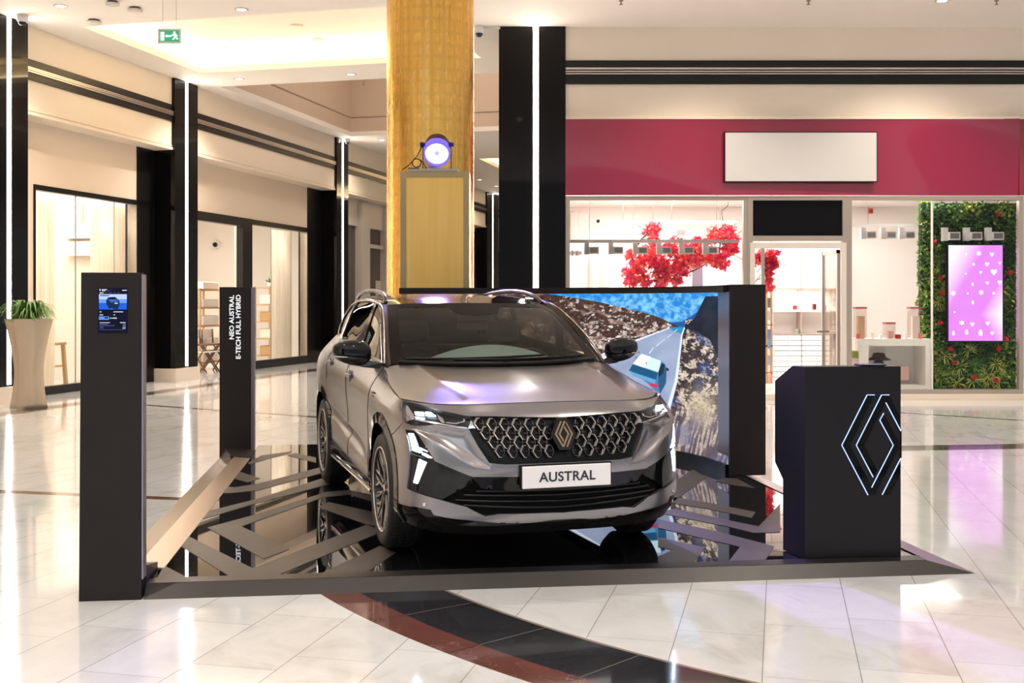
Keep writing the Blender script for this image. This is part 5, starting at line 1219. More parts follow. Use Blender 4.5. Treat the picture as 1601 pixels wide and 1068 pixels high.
# display screen on the green wall
DY = 19.5
t = thing('wall_display', 'tall glowing pink and violet display screen mounted on the green wall', 'screen', at(1525, 533, DY))
m = MB(); pbox(m, 1481, 382, 1569, 534.5, DY, .1); m.build('housing', BLK, t)
m = MB(); a, b = at(1483, 533, DY - .005), at(1567.5, 383.5, DY - .005); m.quad((a.x, DY - .005, a.z), (b.x, DY - .005, a.z), (b.x, DY - .005, b.z), (a.x, DY - .005, b.z))
dm = mat('display_film', (.02, .02, .02), .3); k = NT(dm); P = k.pos(); s3 = k.n('ShaderNodeSeparateXYZ'); k.l(P, s3.inputs[0])
ux = k.m('DIVIDE', k.m('SUBTRACT', s3.outputs[0], a.x), b.x - a.x); uz = k.m('DIVIDE', k.m('SUBTRACT', s3.outputs[2], a.z), b.z - a.z)
nz_ = k.noise(1.7, 2, .5, P)
c1 = k.m('MINIMUM', 1, k.m('MAXIMUM', 0, k.m('SUBTRACT', k.m('MULTIPLY', k.m('ADD', k.m('MULTIPLY', k.m('SUBTRACT', 1, ux), 1.0), uz), 1.6), 2.1)))
c2 = k.m('MINIMUM', 1, k.m('MAXIMUM', 0, k.m('SUBTRACT', k.m('MULTIPLY', k.m('ADD', ux, k.m('SUBTRACT', 1, k.m('ABSOLUTE', k.m('SUBTRACT', uz, .28)))), 2.2), 3.5)))
fc = k.m('MINIMUM', 1, k.m('ADD', k.m('ADD', c1, c2), k.m('MULTIPLY', nz_, .15)))
k.l(k.mix(fc, (.70, .16, .82), (.97, .92, 1.0)), k.b.inputs['Emission Color']); k.b.inputs['Emission Strength'].default_value = .72
sf = m.build('screen_surface', dm, t, fixn=False)
rr = random.Random(9)
for r in range(9):
    for q in range(4):
        x = 1492 + q * 20 + (10 if r % 2 else 0) + rr.uniform(-2, 2); y = 396 + r * 15.6 + rr.uniform(-2, 2)
        if x > 1564 or (x < 1510 and y < 450) or 465 < y < 492 and rr.random() < .5: continue
        c = at(x, y, DY - .009); s = rr.uniform(.022, .038) * (1.6 if rr.random() < .2 else 1); kk = rr.choice(('heart', 'star', 'cone')); mb = MB()
        if kk == 'heart': pts = [(0, -1.1), (.8, -.2), (1, .4), (.6, .9), (0, .55), (-.6, .9), (-1, .4), (-.8, -.2)]
        elif kk == 'star': pts = [(math.cos(j * PI / 6) * (1 if j % 2 else .5), math.sin(j * PI / 6) * (1 if j % 2 else .5)) for j in range(12)]
        else: pts = [(-.45, -.9), (.45, -.9), (.6, 0), (.25, 1), (-.25, 1), (-.6, 0)]
        mb.prism([c + Vector((u_ * s, 0, v_ * s)) for u_, v_ in pts], [c + Vector((u_ * s, -.003, v_ * s)) for u_, v_ in pts]); bmesh.ops.triangulate(mb.bm, faces=[f for f in mb.bm.faces if len(f.verts) > 4])
        mb.build('picture_' + {'heart': 'heart', 'star': 'star', 'cone': 'pine_cone'}[kk], emis('display_shape', (.97, .88, 1.0), .85), sf)
# display counter with glass cases
TY = 19.05
t = thing('boutique_counter', 'white display counter with an open lower niche in the right boutique window', 'counter', at(1400, 612, TY))
m = MB(); pbox(m, 1343, 530, 1457, 541, TY, .6); m.build('counter_top', DOVE, t)
m = MB(); pbox(m, 1343, 541, 1358, 613, TY, .6); pbox(m, 1447, 541, 1458, 613, TY, .6); pbox(m, 1358, 603, 1447, 613, TY, .6); pbox(m, 1358, 541, 1447, 603, TY + .55, .05); m.build('body', DOVE, t)
PINK = mat('pale_pink', (.85, .52, .48), .5)
def case(x0, x1, y0, label, inner):
    t = thing('glass_case', label, 'display case', at((x0 + x1) / 2, 530, TY + .1), 'glass cases on the boutique counter')
    m = MB(); pbox(m, x0, y0 + 3, x1, 530, TY + .1, .18); m.build('glass', glassmat('case_glass', (1, .93, .90), .9), t)
    m = MB(); pbox(m, x0 - .5, y0, x1 + .5, y0 + 3, TY + .095, .19); m.build('lid', mat('case_lid_red', (.45, .10, .12), .5), t)
    m = MB(); pbox(m, x0 + 3, y0 + 14, x1 - 3, 529.5, TY + .14, .1); m.build('product', inner, t)
case(1339, 1355, 480, 'tall glass case with red lid at the left end of the boutique counter', mat('sand_gold', (.80, .58, .36), .5))
case(1386, 1400, 504, 'short glass case with red lid in the middle of the boutique counter', PINK)
case(1424, 1441, 480, 'tall glass case with red lid at the right end of the boutique counter', DOVE)
for i, (x, y0, w, c_, l) in enumerate(((1343, 522, 5, (.85, .2, .15), 'small red pot at the left end of the counter'), (1365, 520, 3, (.9, .85, .8), 'slim white bottle left of the middle on the counter'), (1378, 523, 3, (.9, .85, .8), 'small white bottle beside the short glass case'), (1405, 523, 8, (.42, .01, .02), 'flat dark red box right of the short glass case'), (1417, 520, 3, (.9, .82, .8), 'slim pale bottle between red box and tall glass case'), (1440, 521, 5, (.85, .25, .2), 'small coral pot at the right end of the counter'))):
    simple('bottle' if w == 3 else 'pot' if w == 5 else 'gift_box', l, 'bottle' if w == 3 else 'pot' if w == 5 else 'box', TY + .1, x - w / 2, y0, x + w / 2, 530, .08, mat('item_%d' % i, c_, .4), bevel=.006)
c = at(1374, 563, TY + .3); t = thing('hat_display', 'dark hat on a blue-grey stand in the counter niche', 'hat', c)
m = MB(); m.lathe([(0, .13), (.09, .12), (.12, .05), (.20, .01), (.20, 0), (0, 0)], 24, Matrix.Translation(c)); m.build('hat', mat('dark_brown_felt', (.06, .035, .03), .9), t)
m = MB(); m.lathe([(0, -.44), (.15, -.44), (.12, -.1), (.06, 0), (0, 0)], 20, Matrix.Translation(c)); m.build('stand', mat('blue_grey_stand', (.20, .22, .32), .6), t)
simple('pink_box', 'pink product box at the right of the counter niche', 'box', TY + .25, 1407, 573, 1421, 594, .1, PINK)
simple('pink_box', 'pale pink and white product box at the left of the counter niche', 'box', TY + .25, 1360, 575, 1372, 602, .1, mat('rose_white', (.9, .7, .68), .5))
t = thing('shopping_basket', 'green-topped striped pink box on the floor beside the boutique door', 'box', at(1334, 606, 19.1))
m = MB(); pbox(m, 1327, 560, 1342, 608, 19.1, .25); m.build('box', mat('pink_white_box', (.88, .66, .66), .5), t)
m = MB(); pbox(m, 1327, 549, 1344, 559, 19.1, .2); m.build('green_top', mat('moss_green', (.25, .32, .05), .6), t)
# ------------------------------------------------------------------ the car
CA = math.radians(17.25)
car = thing('car', 'satin grey compact SUV with black roof and honeycomb grille, parked on the black stage', 'car', (.308, 6.45, PH + .0045), rotz=math.atan2(-math.cos(CA), math.sin(CA)))
PAINT = mat('satin_grey_paint', (.285, .27, .28), .27, .88, coat=.25, coat_rough=.25)
k_ = NT(PAINT); fl_ = k_.noise(900, 2, .5, k_.obj()); k_.l(k_.m('MULTIPLY_ADD', fl_, .07, .225), k_.b.inputs['Roughness'])
GB = mat('gloss_black_trim', (.003, .003, .0035), .05, spec=.38)
PB = mat('black_plastic', (.006, .006, .006), .5, spec=.2)
RUB = mat('tyre_rubber', (.009, .0085, .0085), .6)
WG = glassmat('windscreen_glass', (.80, .78, .70), .8, .02, 1.42)
SG = glassmat('side_glass', (.45, .40, .34), .6, .015, 1.7)
REF = np.array([2.3, 0, .55])
def C3(p): return np.stack([-p[:, 0], -p[:, 1], p[:, 2]], 1)      # car surface coordinates -> blender local
NETS = {'body': np.array(BODY, float), 'hood': np.array(HOOD, float), 'wind': np.array(WIND, float), 'side': np.array(SIDE, float), 'roof': np.array(ROOF, float)}
def surf_n(N, u, v, e=.02):
    nu, nv = N.shape[:2]; u = np.asarray(u, float); v = np.asarray(v, float)
    du = ev(N, np.minimum(u + e, nu - 1), v) - ev(N, np.maximum(u - e, 0), v); dv = ev(N, u, np.minimum(v + e, nv - 1)) - ev(N, u, np.maximum(v - e, 0))
    n = np.cross(du, dv); n /= np.linalg.norm(n, axis=1)[:, None] + 1e-12
    P = ev(N, u, v); s = np.sign(((P - REF) * n).sum(1)); s[s == 0] = 1
    return P, n * s[:, None]
def _disp(P):
    """sculpted creases of the nose: a dished panel under each headlight and a shoulder along the bar"""
    return np.zeros(len(P))
def pip(px, py, poly):
    r = np.zeros(len(px), bool); n = len(poly)
    for i in range(n):
        x1, y1 = poly[i]; x2, y2 = poly[(i + 1) % n]
        r ^= ((y1 > py) != (y2 > py)) & (px < (x2 - x1) * (py - y1) / (y2 - y1 + 1e-12) + x1)
    return r
def segd(px, py, a, b, sx=1., sy=1.):
    ax, ay, bx, by = a[0] * sx, a[1] * sy, b[0] * sx, b[1] * sy; x, y = px * sx, py * sy
    t = np.clip(((x - ax) * (bx - ax) + (y - ay) * (by - ay)) / ((bx - ax) ** 2 + (by - ay) ** 2 + 1e-12), 0, 1)
    return np.hypot(x - ax - t * (bx - ax), y - ay - t * (by - ay))
DISH = [(4.9, 5.25), (4.1, 5.3), (3.5, 5.5), (2.9, 5.3), (2.3, 5.12), (1.56, 3.0), (2.14, 3.18), (3.3, 4.2), (4.56, 5.1)]
HR = [(2.35, 4.0), (2.26, 3.02), (2.26, 1.66), (2.04, .54)]
def disp(name, u, v):
    d = np.zeros(len(u))
    if name == 'body':
        q = pip(u, v, DISH); dm = np.full(len(u), 9.)
        for i in range(len(DISH)): dm = np.minimum(dm, segd(u, v, DISH[i], DISH[(i + 1) % len(DISH)], .17, .1))
        dm = np.minimum(dm, .06) / .06; d -= np.where(q, .024 * (1 - (1 - dm) ** 2), 0)
        # door: crease low on the doors and hollow above the sill
        cu = (u > 8.2) & (u < 11.3); line = np.interp(u, [8.28, 8.52, 8.96, 9.76, 10.38, 11.2], [2.3, 2.8, 3.08, 3.34, 3.64, 3.95])
        dd = (v - line); t_ = np.clip(-dd / .8, 0, 1); d += np.where(cu, -.026 * np.sin(PI * t_) + .012 * np.exp(-np.maximum(dd, 0) / .35) * (dd > 0) + .012 * (1 - t_) * (dd <= 0), 0) * np.clip((u - 8.2) / .5, 0, 1) * np.clip((11.3 - u) / .4, 0, 1)
    if name == 'hood':
        dm = np.full(len(u), 9.)
        for a, b in zip(HR, HR[1:]): dm = np.minimum(dm, segd(u, v, a, b, .22, .3))
        d += .010 * np.exp(-dm / .035) * np.clip((v - .2) / .8, 0, 1)
        d -= .006 * np.exp(-((u - 1.2) / .9) ** 2) * np.clip(v, 0, 1) * np.clip(4 - v, 0, 1)
    return d
def resamp(poly, du, dv, closed=True):
    out = []; n = len(poly)
    for i in range(n if closed else n - 1):
        a, b = poly[i], poly[(i + 1) % n]; k = max(1, int(math.ceil(max(abs(b[0] - a[0]) / du, abs(b[1] - a[1]) / dv))))
        out += [(a[0] + (b[0] - a[0]) * j / k, a[1] + (b[1] - a[1]) * j / k) for j in range(k)]
    if not closed: out.append(poly[-1])
    return out
def region_bm(net, outer, holes=(), du=.1, dv=.16, off=0., skirt=.015):
    N = NETS[net]; nu, nv = N.shape[:2]
    cl_ = lambda L: [(min(max(x, 0), nu - 1), min(max(y, 0), nv - 1)) for x, y in L]
    outer = cl_(outer); holes = [cl_(h) for h in holes]
    V = []; E = []
    for poly in [outer] + holes:
        r = resamp(poly, du, dv); b = len(V); V += r; E += [(b + i, b + (i + 1) % len(r)) for i in range(len(r))]
    xs = [p[0] for p in outer]; ys = [p[1] for p in outer]
    gu = np.arange(math.floor(min(xs) / du) * du, max(xs), du); gv = np.arange(math.floor(min(ys) / dv) * dv, max(ys), dv)
    U, Vv = [a.ravel() for a in np.meshgrid(gu, gv)]
    ok = pip(U, Vv, outer)
    for h in holes: ok &= ~pip(U, Vv, h)
    dm = np.full(len(U), 9.)
    for a, b in E: dm = np.minimum(dm, segd(U, Vv, V[a], V[b], 1 / du, 1 / dv))
    ok &= dm > .4
    V += list(zip(U[ok], Vv[ok]))
    vo, eo, fo, _, _, _ = delaunay_2d_cdt([Vector((x, y)) for x, y in V], E, [], 0, 1e-5)
    uv = np.array([(p.x, p.y) for p in vo]); c = np.array([uv[list(f)].mean(0) for f in fo])
    ok = pip(c[:, 0], c[:, 1], outer)
    for h in holes: ok &= ~pip(c[:, 0], c[:, 1], h)
    P, n = surf_n(N, uv[:, 0], uv[:, 1]); P = P + n * (off + disp(net, uv[:, 0], uv[:, 1]))[:, None]
    bm = bmesh.new(); X = C3(P); Nn = C3(n)
    vv = [bm.verts.new(p) for p in X]
    for f, o_ in zip(fo, ok):
        if not o_: continue
        try:
            fc = bm.faces.new([vv[i] for i in f]); fc.smooth = True
        except ValueError: continue
        fc.normal_update()
        if fc.normal.dot(Vector(Nn[list(f)].mean(0))) < 0: fc.normal_flip()
    nd = {vv[i]: Vector(Nn[i]) for i in range(len(vv))}
    for v in [v for v in bm.verts if not v.link_faces]: bm.verts.remove(v)
    if skirt:
        be = [e for e in bm.edges if len(e.link_faces) == 1 and not (abs(e.verts[0].co.y) < 1e-4 and abs(e.verts[1].co.y) < 1e-4)]
        inner = {}
        for e in be:
            for v in e.verts:
                if v not in inner: inner[v] = bm.verts.new(v.co - nd[v] * skirt)
        for e in be:
            a, b = e.verts; f0 = e.link_faces[0]
            ls = [l for l in f0.loops if l.edge == e][0]
            if ls.vert == a: a, b = b, a
            f = bm.faces.new([a, b, inner[b], inner[a]]); e.smooth = False
    return bm
def put(name, bm, m, parent=car, mirror='both', label=None):
    """mirror: 'both' = one part across the middle, 'pair' = one part per side, None = as built"""
    res = []
    def fin(b, nm):
        me = bpy.data.meshes.new(nm); b.to_mesh(me); me.materials.append(m); o = link_mesh(nm, me, parent); res.append(o)
        if label: o['label'] = label
    if mirror in ('both', 'pair'):
        b2 = bm.copy(); bmesh.ops.scale(b2, vec=(1, -1, 1), verts=b2.verts); bmesh.ops.reverse_faces(b2, faces=b2.faces)
        if mirror == 'both':
            me = bpy.data.meshes.new('tmp'); b2.to_mesh(me); bm.from_mesh(me); bpy.data.meshes.remove(me)
            bmesh.ops.remove_doubles(bm, verts=[v for v in bm.verts if abs(v.co.y) < 2e-4], dist=3e-4); fin(bm, name)
        else: fin(bm, name); fin(b2, name)
        b2.free()
    else: fin(bm, name)
    bm.free(); return res
_u, _v = [a.ravel() for a in np.meshgrid(np.arange(5, 15.01, .04), np.arange(0, 7.01, .04))]
_T = ev(NETS['body'], _u, _v)
def inv_side(s, z):
    i = ((_T[:, 0] - s) ** 2 + (_T[:, 2] - z) ** 2).argmin(); u, v = float(_u[i]), float(_v[i])
    for _ in range(4):
        p = ev(NETS['body'], u, v)[0]; a = (ev(NETS['body'], u + .01, v)[0] - p) / .01; b = (ev(NETS['body'], u, v + .01)[0] - p) / .01
        J = np.array([[a[0], b[0]], [a[2], b[2]]]); r = np.array([s - p[0], z - p[2]])
        try: d = np.linalg.solve(J, r)
        except Exception: break
        u = min(max(u + d[0], 5), 15); v = min(max(v + d[1], 0), 7)
    return (u, v)
_u2, _v2 = [a.ravel() for a in np.meshgrid(np.arange(0, 5.01, .03), np.arange(0, 7.01, .03))]
_T2 = ev(NETS['body'], _u2, _v2)
def inv_front(w, z):
    i = ((_T2[:, 1] - w) ** 2 + (_T2[:, 2] - z) ** 2).argmin(); u, v = float(_u2[i]), float(_v2[i])
    for _ in range(4):
        p = ev(NETS['body'], u, v)[0]; e = .01 if u < 16 else -.01
        a = (ev(NETS['body'], u + .01, v)[0] - p) / .01; b = (ev(NETS['body'], u, v + .01)[0] - p) / .01
        J = np.array([[a[1], b[1]], [a[2], b[2]]]); r = np.array([w - p[1], z - p[2]])
        try: d = np.linalg.solve(J, r)
        except Exception: break
        u = min(max(u + d[0], 0), 5.2); v = min(max(v + d[1], 0), 7)
    return (u, v)
def arc(cs, r, a0, a1, n=26, cz=.36):
    return [inv_side(cs - r * math.cos(a), max(cz + r * math.sin(a), .215)) for a in np.radians(np.linspace(a0, a1, n))]
FA, RA = .93, 3.597
fixu = lambda L: [(float(a), float(b)) for a, b in L]
O = {k: fixu(v) for k, v in OUT.items()}
for k in ('grille', 'intake', 'lip'):       # snap the middle onto the centre line
    O[k] = [(0.0, b) if a < .12 else (a, b) for a, b in O[k]]
lipb = [(0, .94), (.18, .94), (.34, .92), (.68, .84), (1.42, .9), (1.66, .96), (2.36, 1.08), (3.52, 1.22), (3.64, 1.42), (4.32, 1.44), (5.28, 1.36)]
bump = [(0, 7), (3.0, 7), (4.6, 7), (5.62, 7), (5.6, 6.9), (5.4, 6.3), (5.25, 5.6), (5.22, 5.42)] + arc(FA, .48, 50, -2, 14) + [(5.45, 1.4)] + lipb[::-1]
put('front_bumper', region_bm('body', bump, [O['headlight'], O['grille'], O['drl_upper'], O['drl_lower'], O['intake']], .05, .08, skirt=.03), PAINT)
# darker inserts
put('corner_insert', region_bm('body', O['drl_lower'], off=-.012, skirt=.01), GB, mirror='pair')
put('light_recess', region_bm('body', O['drl_upper'], off=-.012, skirt=.01), GB, mirror='pair')
DRL = emis('daylight_led', (.62, .80, 1.0), 9)
for q in ('drl_lightA', 'drl_lightB', 'drl_lightC', 'drl_lightD'):
    put('daytime_light', region_bm('body', O[q], du=.06, dv=.1, off=-.006, skirt=.004), DRL, mirror='pair')
itk = put('lower_intake', region_bm('body', O['intake'], off=-.035, skirt=0), mat('intake_black', (.002, .002, .002), .6, spec=.1))[0]
strip = [(0, 2.70), (1.3, 2.70), (2.3, 2.78), (2.06, 2.5), (1.9, 2.25), (1.1, 2.12), (0, 2.12)]
put('intake_upper_trim', region_bm('body', strip, off=-.006, skirt=.02), GB, parent=itk)
def along(v0, v1, u1, off, r, name, m, parent, n=60, n_side=6):
    us = np.linspace(-u1, u1, n); P, nn = surf_n(NETS['body'], np.abs(us), np.interp(np.abs(us), [0, u1], [v0, v1])); P = P + nn * off; P[:, 1] *= np.sign(us) + (us == 0)
    mb = MB(); mb.tube([tuple(p) for p in C3(P)], r, n_side); return mb.build(name, m, parent, local=True)
SLAT = mat('intake_slat', (.012, .012, .013), .3, spec=.3)
for v0, v1, u1 in ((1.45, 1.62, 2.45), (1.68, 1.80, 2.75), (1.90, 1.98, 2.45), (2.08, 2.12, 2.05)):
    along(v0, v1, u1, -.020, .0065, 'slat', SLAT, itk)
gr = put('grille', region_bm('body', O['grille'], off=-.028, skirt=0), mat('grille_black', (.003, .003, .0035), .3, spec=.2))[0]
# honeycomb brackets
HEX = mat('grille_bracket_metal', (.40, .36, .33), .2, 1)
mL, mR, webL, webR = MB(), MB(), MB(), MB()
gp = O['grille']; N0 = NETS['body']
def bracket(w, z, sc):
    pts = [(.015, .034), (.001, .032), (-.018, 0), (.001, -.032), (.015, -.034)]
    q = []
    for x, y in pts:
        u, v = inv_front(w - x * sc, z + y * sc); P, nn = surf_n(N0, [u], [v]); q.append((P[0] + nn[0] * -.010))
    for sgn, m in ((1, mL), (-1, mR)):
        L = [Vector((-p[0], -p[1] * sgn, p[2])) for p in q]
        cs = []
        for i, p in enumerate(L):
            a = L[max(i - 1, 0)]; b = L[min(i + 1, len(L) - 1)]; t_ = (b - a).normalized(); s_ = t_.cross(Vector((1, 0, 0))).normalized(); wd = .0078 * (1.15 if i == 2 else .8 if i in (0, 4) else 1)
            cs.append([p + s_ * wd, p + s_ * wd * .35 + Vector((.009, 0, 0)), p - s_ * wd * .35 + Vector((.009, 0, 0)), p - s_ * wd])
        R = [[m.bm.verts.new(c) for c in cc] for cc in cs]
        for A, B in zip(R, R[1:]):
            for j in range(3): m._f([A[j], A[j + 1], B[j + 1], B[j]])
        m._f(R[0]); m._f(R[-1][::-1])
def web(w, z):          # dark inner edges that close every bracket to a hexagon, with a small spine
    for pts in (((-.020, .033), (-.034, .0), (-.020, -.033)), ((-.034, 0), (-.008, 0)), ((.002, .031), (-.020, .033)), ((.002, -.031), (-.020, -.033))):
        q = []
        for x, y in pts:
            u, v = inv_front(w - .004 + x, z + y)
            P, nn = surf_n(N0, [u], [v]); q.append(P[0] - nn[0] * .013)
        for sgn, mm in ((1, webL), (-1, webR)): mm.tube([(-p[0], -p[1] * sgn, p[2]) for p in q], .0036, 4)
for row, z in enumerate((.832, .783, .733, .683)):
    for j in range(9):
        w = (.128 if row % 2 == 0 else .095) + j * .0725
        u, v = inv_front(w + .012, z)
        if pip(np.array([u]), np.array([v]), gp)[0] and pip(np.array([u + .06]), np.array([v]), gp)[0]: bracket(w, z + .012 * (w / .5) ** 2, 1.0); web(w, z + .012 * (w / .5) ** 2)
mL.build('honeycomb_pattern', HEX, gr, local=True); mR.build('honeycomb_pattern', HEX, gr, local=True)
webL.build('grille_web', mat('grille_web_metal', (.10, .10, .105), .25, .9), gr, local=True); webR.build('grille_web', mat('grille_web_metal', (.1, .1, .1)), gr, local=True)
# emblem
def front_pt(w, z, off): return Vector((-(-off) * 1.0, 0, 0))
ez = .776; es = ev(N0, [0.], [inv_front(0, ez)[1]])[0][0]; tilt = math.atan2(.045, .16)
def EP(y, z, d): return Vector((-es + .012 + d - z * math.sin(tilt), y, ez + z * math.cos(tilt)))   # y to car's left
hexp = [(.034, .097), (-.034, .097), (-.082, .0), (-.038, -.097), (.038, -.097), (.082, 0)]
m = MB(); m.prism([EP(y, z, 0) for y, z in hexp], [EP(y * .93, z * .95, .014) for y, z in hexp]); embl = m.build('emblem', GB, car, local=True)
EB = mat('emblem_bronze', (.36, .25, .16), .22, 1)
for nm, q in ST.items():
    if nm == 'D': q = [(502, 160), (660, 540), (445, 978), (510, 978), (732, 540), (520, 120)]
    P = [((x - 410) * -.164 / 882, (539 - y) * .150 / 882) for x, y in q]
    P = [(-a * .93, b) for a, b in P]
    m = MB(); m.prism([EP(a, b, .013) for a, b in P], [EP(a, b, .019) for a, b in P]); bmesh.ops.triangulate(m.bm, faces=[f for f in m.bm.faces if len(f.verts) > 4]); m.build('emblem_stroke', EB, embl, local=True)
# number plate
pz_, ps = .543, .0
m = MB(); m.box((.022, 0, pz_), (.022, .535, .125)); pl_ = m.build('number_plate', mat('plate_white', (.82, .80, .80), .35), car, local=True, bevel=.004)
m = MB(); m.box((.004, 0, pz_ + .002), (.03, .55, .132)); m.build('plate_holder', PB, pl_, local=True)
M = frameM((.0345, 0, pz_), (0, 1, 0), (0, 0, 1)); me_o = text_mesh('plate_lettering', 'AUSTRAL', .083, mat('plate_ink', (.02, .02, .03), .4), Matrix.Identity(4), None, .0008, spacing=1.05)
xs = [v.co.x for v in me_o.data.vertices]; ys_ = [v.co.y for v in me_o.data.vertices]; w_ = max(xs) - min(xs); h_ = max(ys_) - min(ys_)
me_o.data.transform(M @ Matrix.Diagonal((.342 / w_, .056 / h_, 1, 1)) @ Matrix.Translation((-(max(xs) + min(xs)) / 2, -(max(ys_) + min(ys_)) / 2, 0))); me_o.parent = pl_
# headlights
LENS = glassmat('headlight_lens', (.95, .97, 1), .93, .01, 1.5)
hl = put('headlight', region_bm('body', O['headlight'], off=-.032, skirt=0), mat('headlight_dark', (.006, .006, .007), .25, 0, spec=.3), mirror='pair')
def sub(name, key, m, off=-.018, sk=.008, poly=None):
    b = region_bm('body', poly or O[key], du=.06, dv=.1, off=off, skirt=sk)
    b2 = b.copy(); bmesh.ops.scale(b2, vec=(1, -1, 1), verts=b2.verts); bmesh.ops.reverse_faces(b2, faces=b2.faces)
    put(name, b, m, parent=hl[0], mirror=None); put(name, b2, m, parent=hl[1], mirror=None)
sub('lens', 'headlight', LENS, .0, 0)
BZ = mat('chrome_bezel', (.75, .72, .72), .14, 1)
sub('side_reflector', 'hl_outer_lens', BZ)
for q in ('hl_led1', 'hl_led2', 'hl_led3'): sub('led_unit', q, emis('headlight_led', (.72, .84, 1.0), 7), -.016)
sub('chrome_bar', 'hl_bar', BZ); sub('inner_prism', 'hl_diamond', BZ); sub('chrome_hook', 'hl_hook', BZ); sub('corner_prism', 'hl_tri', BZ)
# black lower edge, wheel arch rings, sills
chin = [(0, .93)] + [(a, b - .01) for a, b in lipb[1:]] + [(5.5, 1.36), (5.5, .0), (0, 0)]
put('chin_spoiler', region_bm('body', chin, off=-.012, skirt=.01), GB)
def ring(cs, nm, a0=-19, a1=199):
    r = arc(cs, .484, a0, a1, 80) + arc(cs, .415, a1, a0, 80); put(nm, region_bm('body', r, du=.04, dv=.08, off=.005, skirt=.05), GB, mirror='pair')
ring(FA, 'wheel_arch'); ring(RA, 'wheel_arch')
sill = [(8.25, 1.25), (9, 1.45), (10, 1.7), (11.05, 1.95)] + [inv_side(RA - .48, .36), inv_side(RA - .47, .25), (11.0, 0), (8.1, 0), inv_side(FA + .47, .25), inv_side(FA + .482, .35)]
put('side_sill', region_bm('body', sill, off=.008, skirt=.03), GB, mirror='pair')
m = MB()
for sgn in (1, -1):
    us = np.linspace(8.3, 10.95, 30); P, nn = surf_n(N0, us, np.linspace(.35, .8, 30)); P = P + nn * .015; P[:, 1] *= sgn; m.tube([tuple(p) for p in C3(P)], .012, 6)
m.build('sill_strip', CHROME, car, local=True)
# side panels
GAP = .012
fen = [(5.23, 5.46), (5.26, 5.6), (5.42, 6.3), (5.63, 6.9), (5.64, 7), (7.98, 7), (8.0, 6.2), (8.13, 4.8), (8.2, 3), (8.22, 1.3), inv_side(FA + .482, .345)] + arc(FA, .482, 178, 50.8, 34)
put('fender', region_bm('body', fen, off=0, skirt=.03), PAINT, mirror='pair')
fd = [(8.01, 7), (9.65, 7), (9.66, 5), (9.6, 1.62), (9, 1.46), (8.24, 1.28), (8.22, 3), (8.15, 4.8), (8.02, 6.2)]
fdo = put('front_door', region_bm('body', fd, du=.07, dv=.1, off=0, skirt=.03), PAINT, mirror='pair')
rd = [(9.67, 7), (11.15, 7), (11.25, 6.2), (11.2, 5.0)] + arc(RA, .482, 48, 3, 14) + [(11.05, 1.97), (10, 1.72), (9.62, 1.64), (9.68, 5)]
rdo = put('rear_door', region_bm('body', rd, du=.07, dv=.1, off=0, skirt=.03), PAINT, mirror='pair')
rq = [(11.17, 7), (17, 7), (17, .0), (13.4, .0), inv_side(RA + .47, .24), inv_side(RA + .482, .36)] + arc(RA, .482, 178, 49, 34) + [(11.22, 5.0), (11.27, 6.2)]
tl = [(13.9, 4.7), (16.2, 5.1), (16.2, 5.6), (14.6, 5.5), (13.9, 5.6)]
put('rear_body', region_bm('body', rq, [tl], .12, .2, skirt=.03), PAINT)
put('tail_light', region_bm('body', tl, off=-.004, skirt=.02), mat('tail_lamp_red', (.25, .005, .01), .12, coat=1), mirror='pair')
# hood with a narrow shut gap to the body
put('hood', region_bm('hood', [(0, .012), (3.97, .012), (3.97, 4), (0, 4)], [], .08, .12, off=.0, skirt=.02), PAINT)
m = MB(); m.box((-.85, 0, .50), (1.1, 1.0, .5)); m.box((-2.3, 0, .36), (3.0, 1.30, .30)); m.box((-3.6, 0, .50), (1.4, 1.15, .5)); m.build('underbody', mat('underbody_black', (.006, .006, .006), .8), car, local=True)
# windscreen, glasshouse
WB = [(0, 0), (3, 0), (3, 3), (0, 3)]
wg = [(0, .26), (2.2, .24), (2.42, .33), (2.40, 2.45), (2.28, 2.66), (1.9, 2.76), (.62, 2.78), (.45, 2.35), (0, 2.3)]
FRIT = mat('glass_frit_brown_black', (.012, .009, .0075), .06, spec=.06)
put('windscreen_surround', region_bm('wind', WB, [wg], .1, .15, off=0, skirt=.012), FRIT)
put('windscreen', region_bm('wind', wg, [], .2, .2, off=-.001, skirt=0), WG)
ROOFM = mat('gloss_black_roof', (.010, .007, .0055), .06, spec=.3)
put('roof', region_bm('roof', [(0, 0.02), (3, 0.02), (3, 5), (0, 5)], [], .12, .16, off=0, skirt=.02), ROOFM)
wf = [(1.04, .14), (.80, .9), (.76, 1.6), (.92, 2.25), (1.40, 2.66), (2.62, 2.72), (2.98, 1.3), (3.22, .14)]
wr = [(3.46, .14), (3.22, 1.3), (2.92, 2.72), (4.0, 2.72), (4.9, 2.66), (4.95, 1.5), (4.95, .16)]
wq = [(5.1, .2), (5.1, 2.6), (5.6, 2.35), (5.95, 1.5), (5.9, .7), (5.6, .25)]
FRA = mat('window_frame_bronze_black', (.020, .014, .011), .1, .1, spec=.3)
put('side_frame', region_bm('side', [(0, 0), (7, 0), (7, 3), (0, 3)], [wf, wr, wq], .12, .12, off=.0, skirt=.02), FRA, mirror='pair')
for nm, q in (('front_side_window', wf), ('rear_side_window', wr), ('quarter_window', wq)): put(nm, region_bm('side', q, [], .2, .2, off=-.008, skirt=0), SG, mirror='pair')
m = MB()
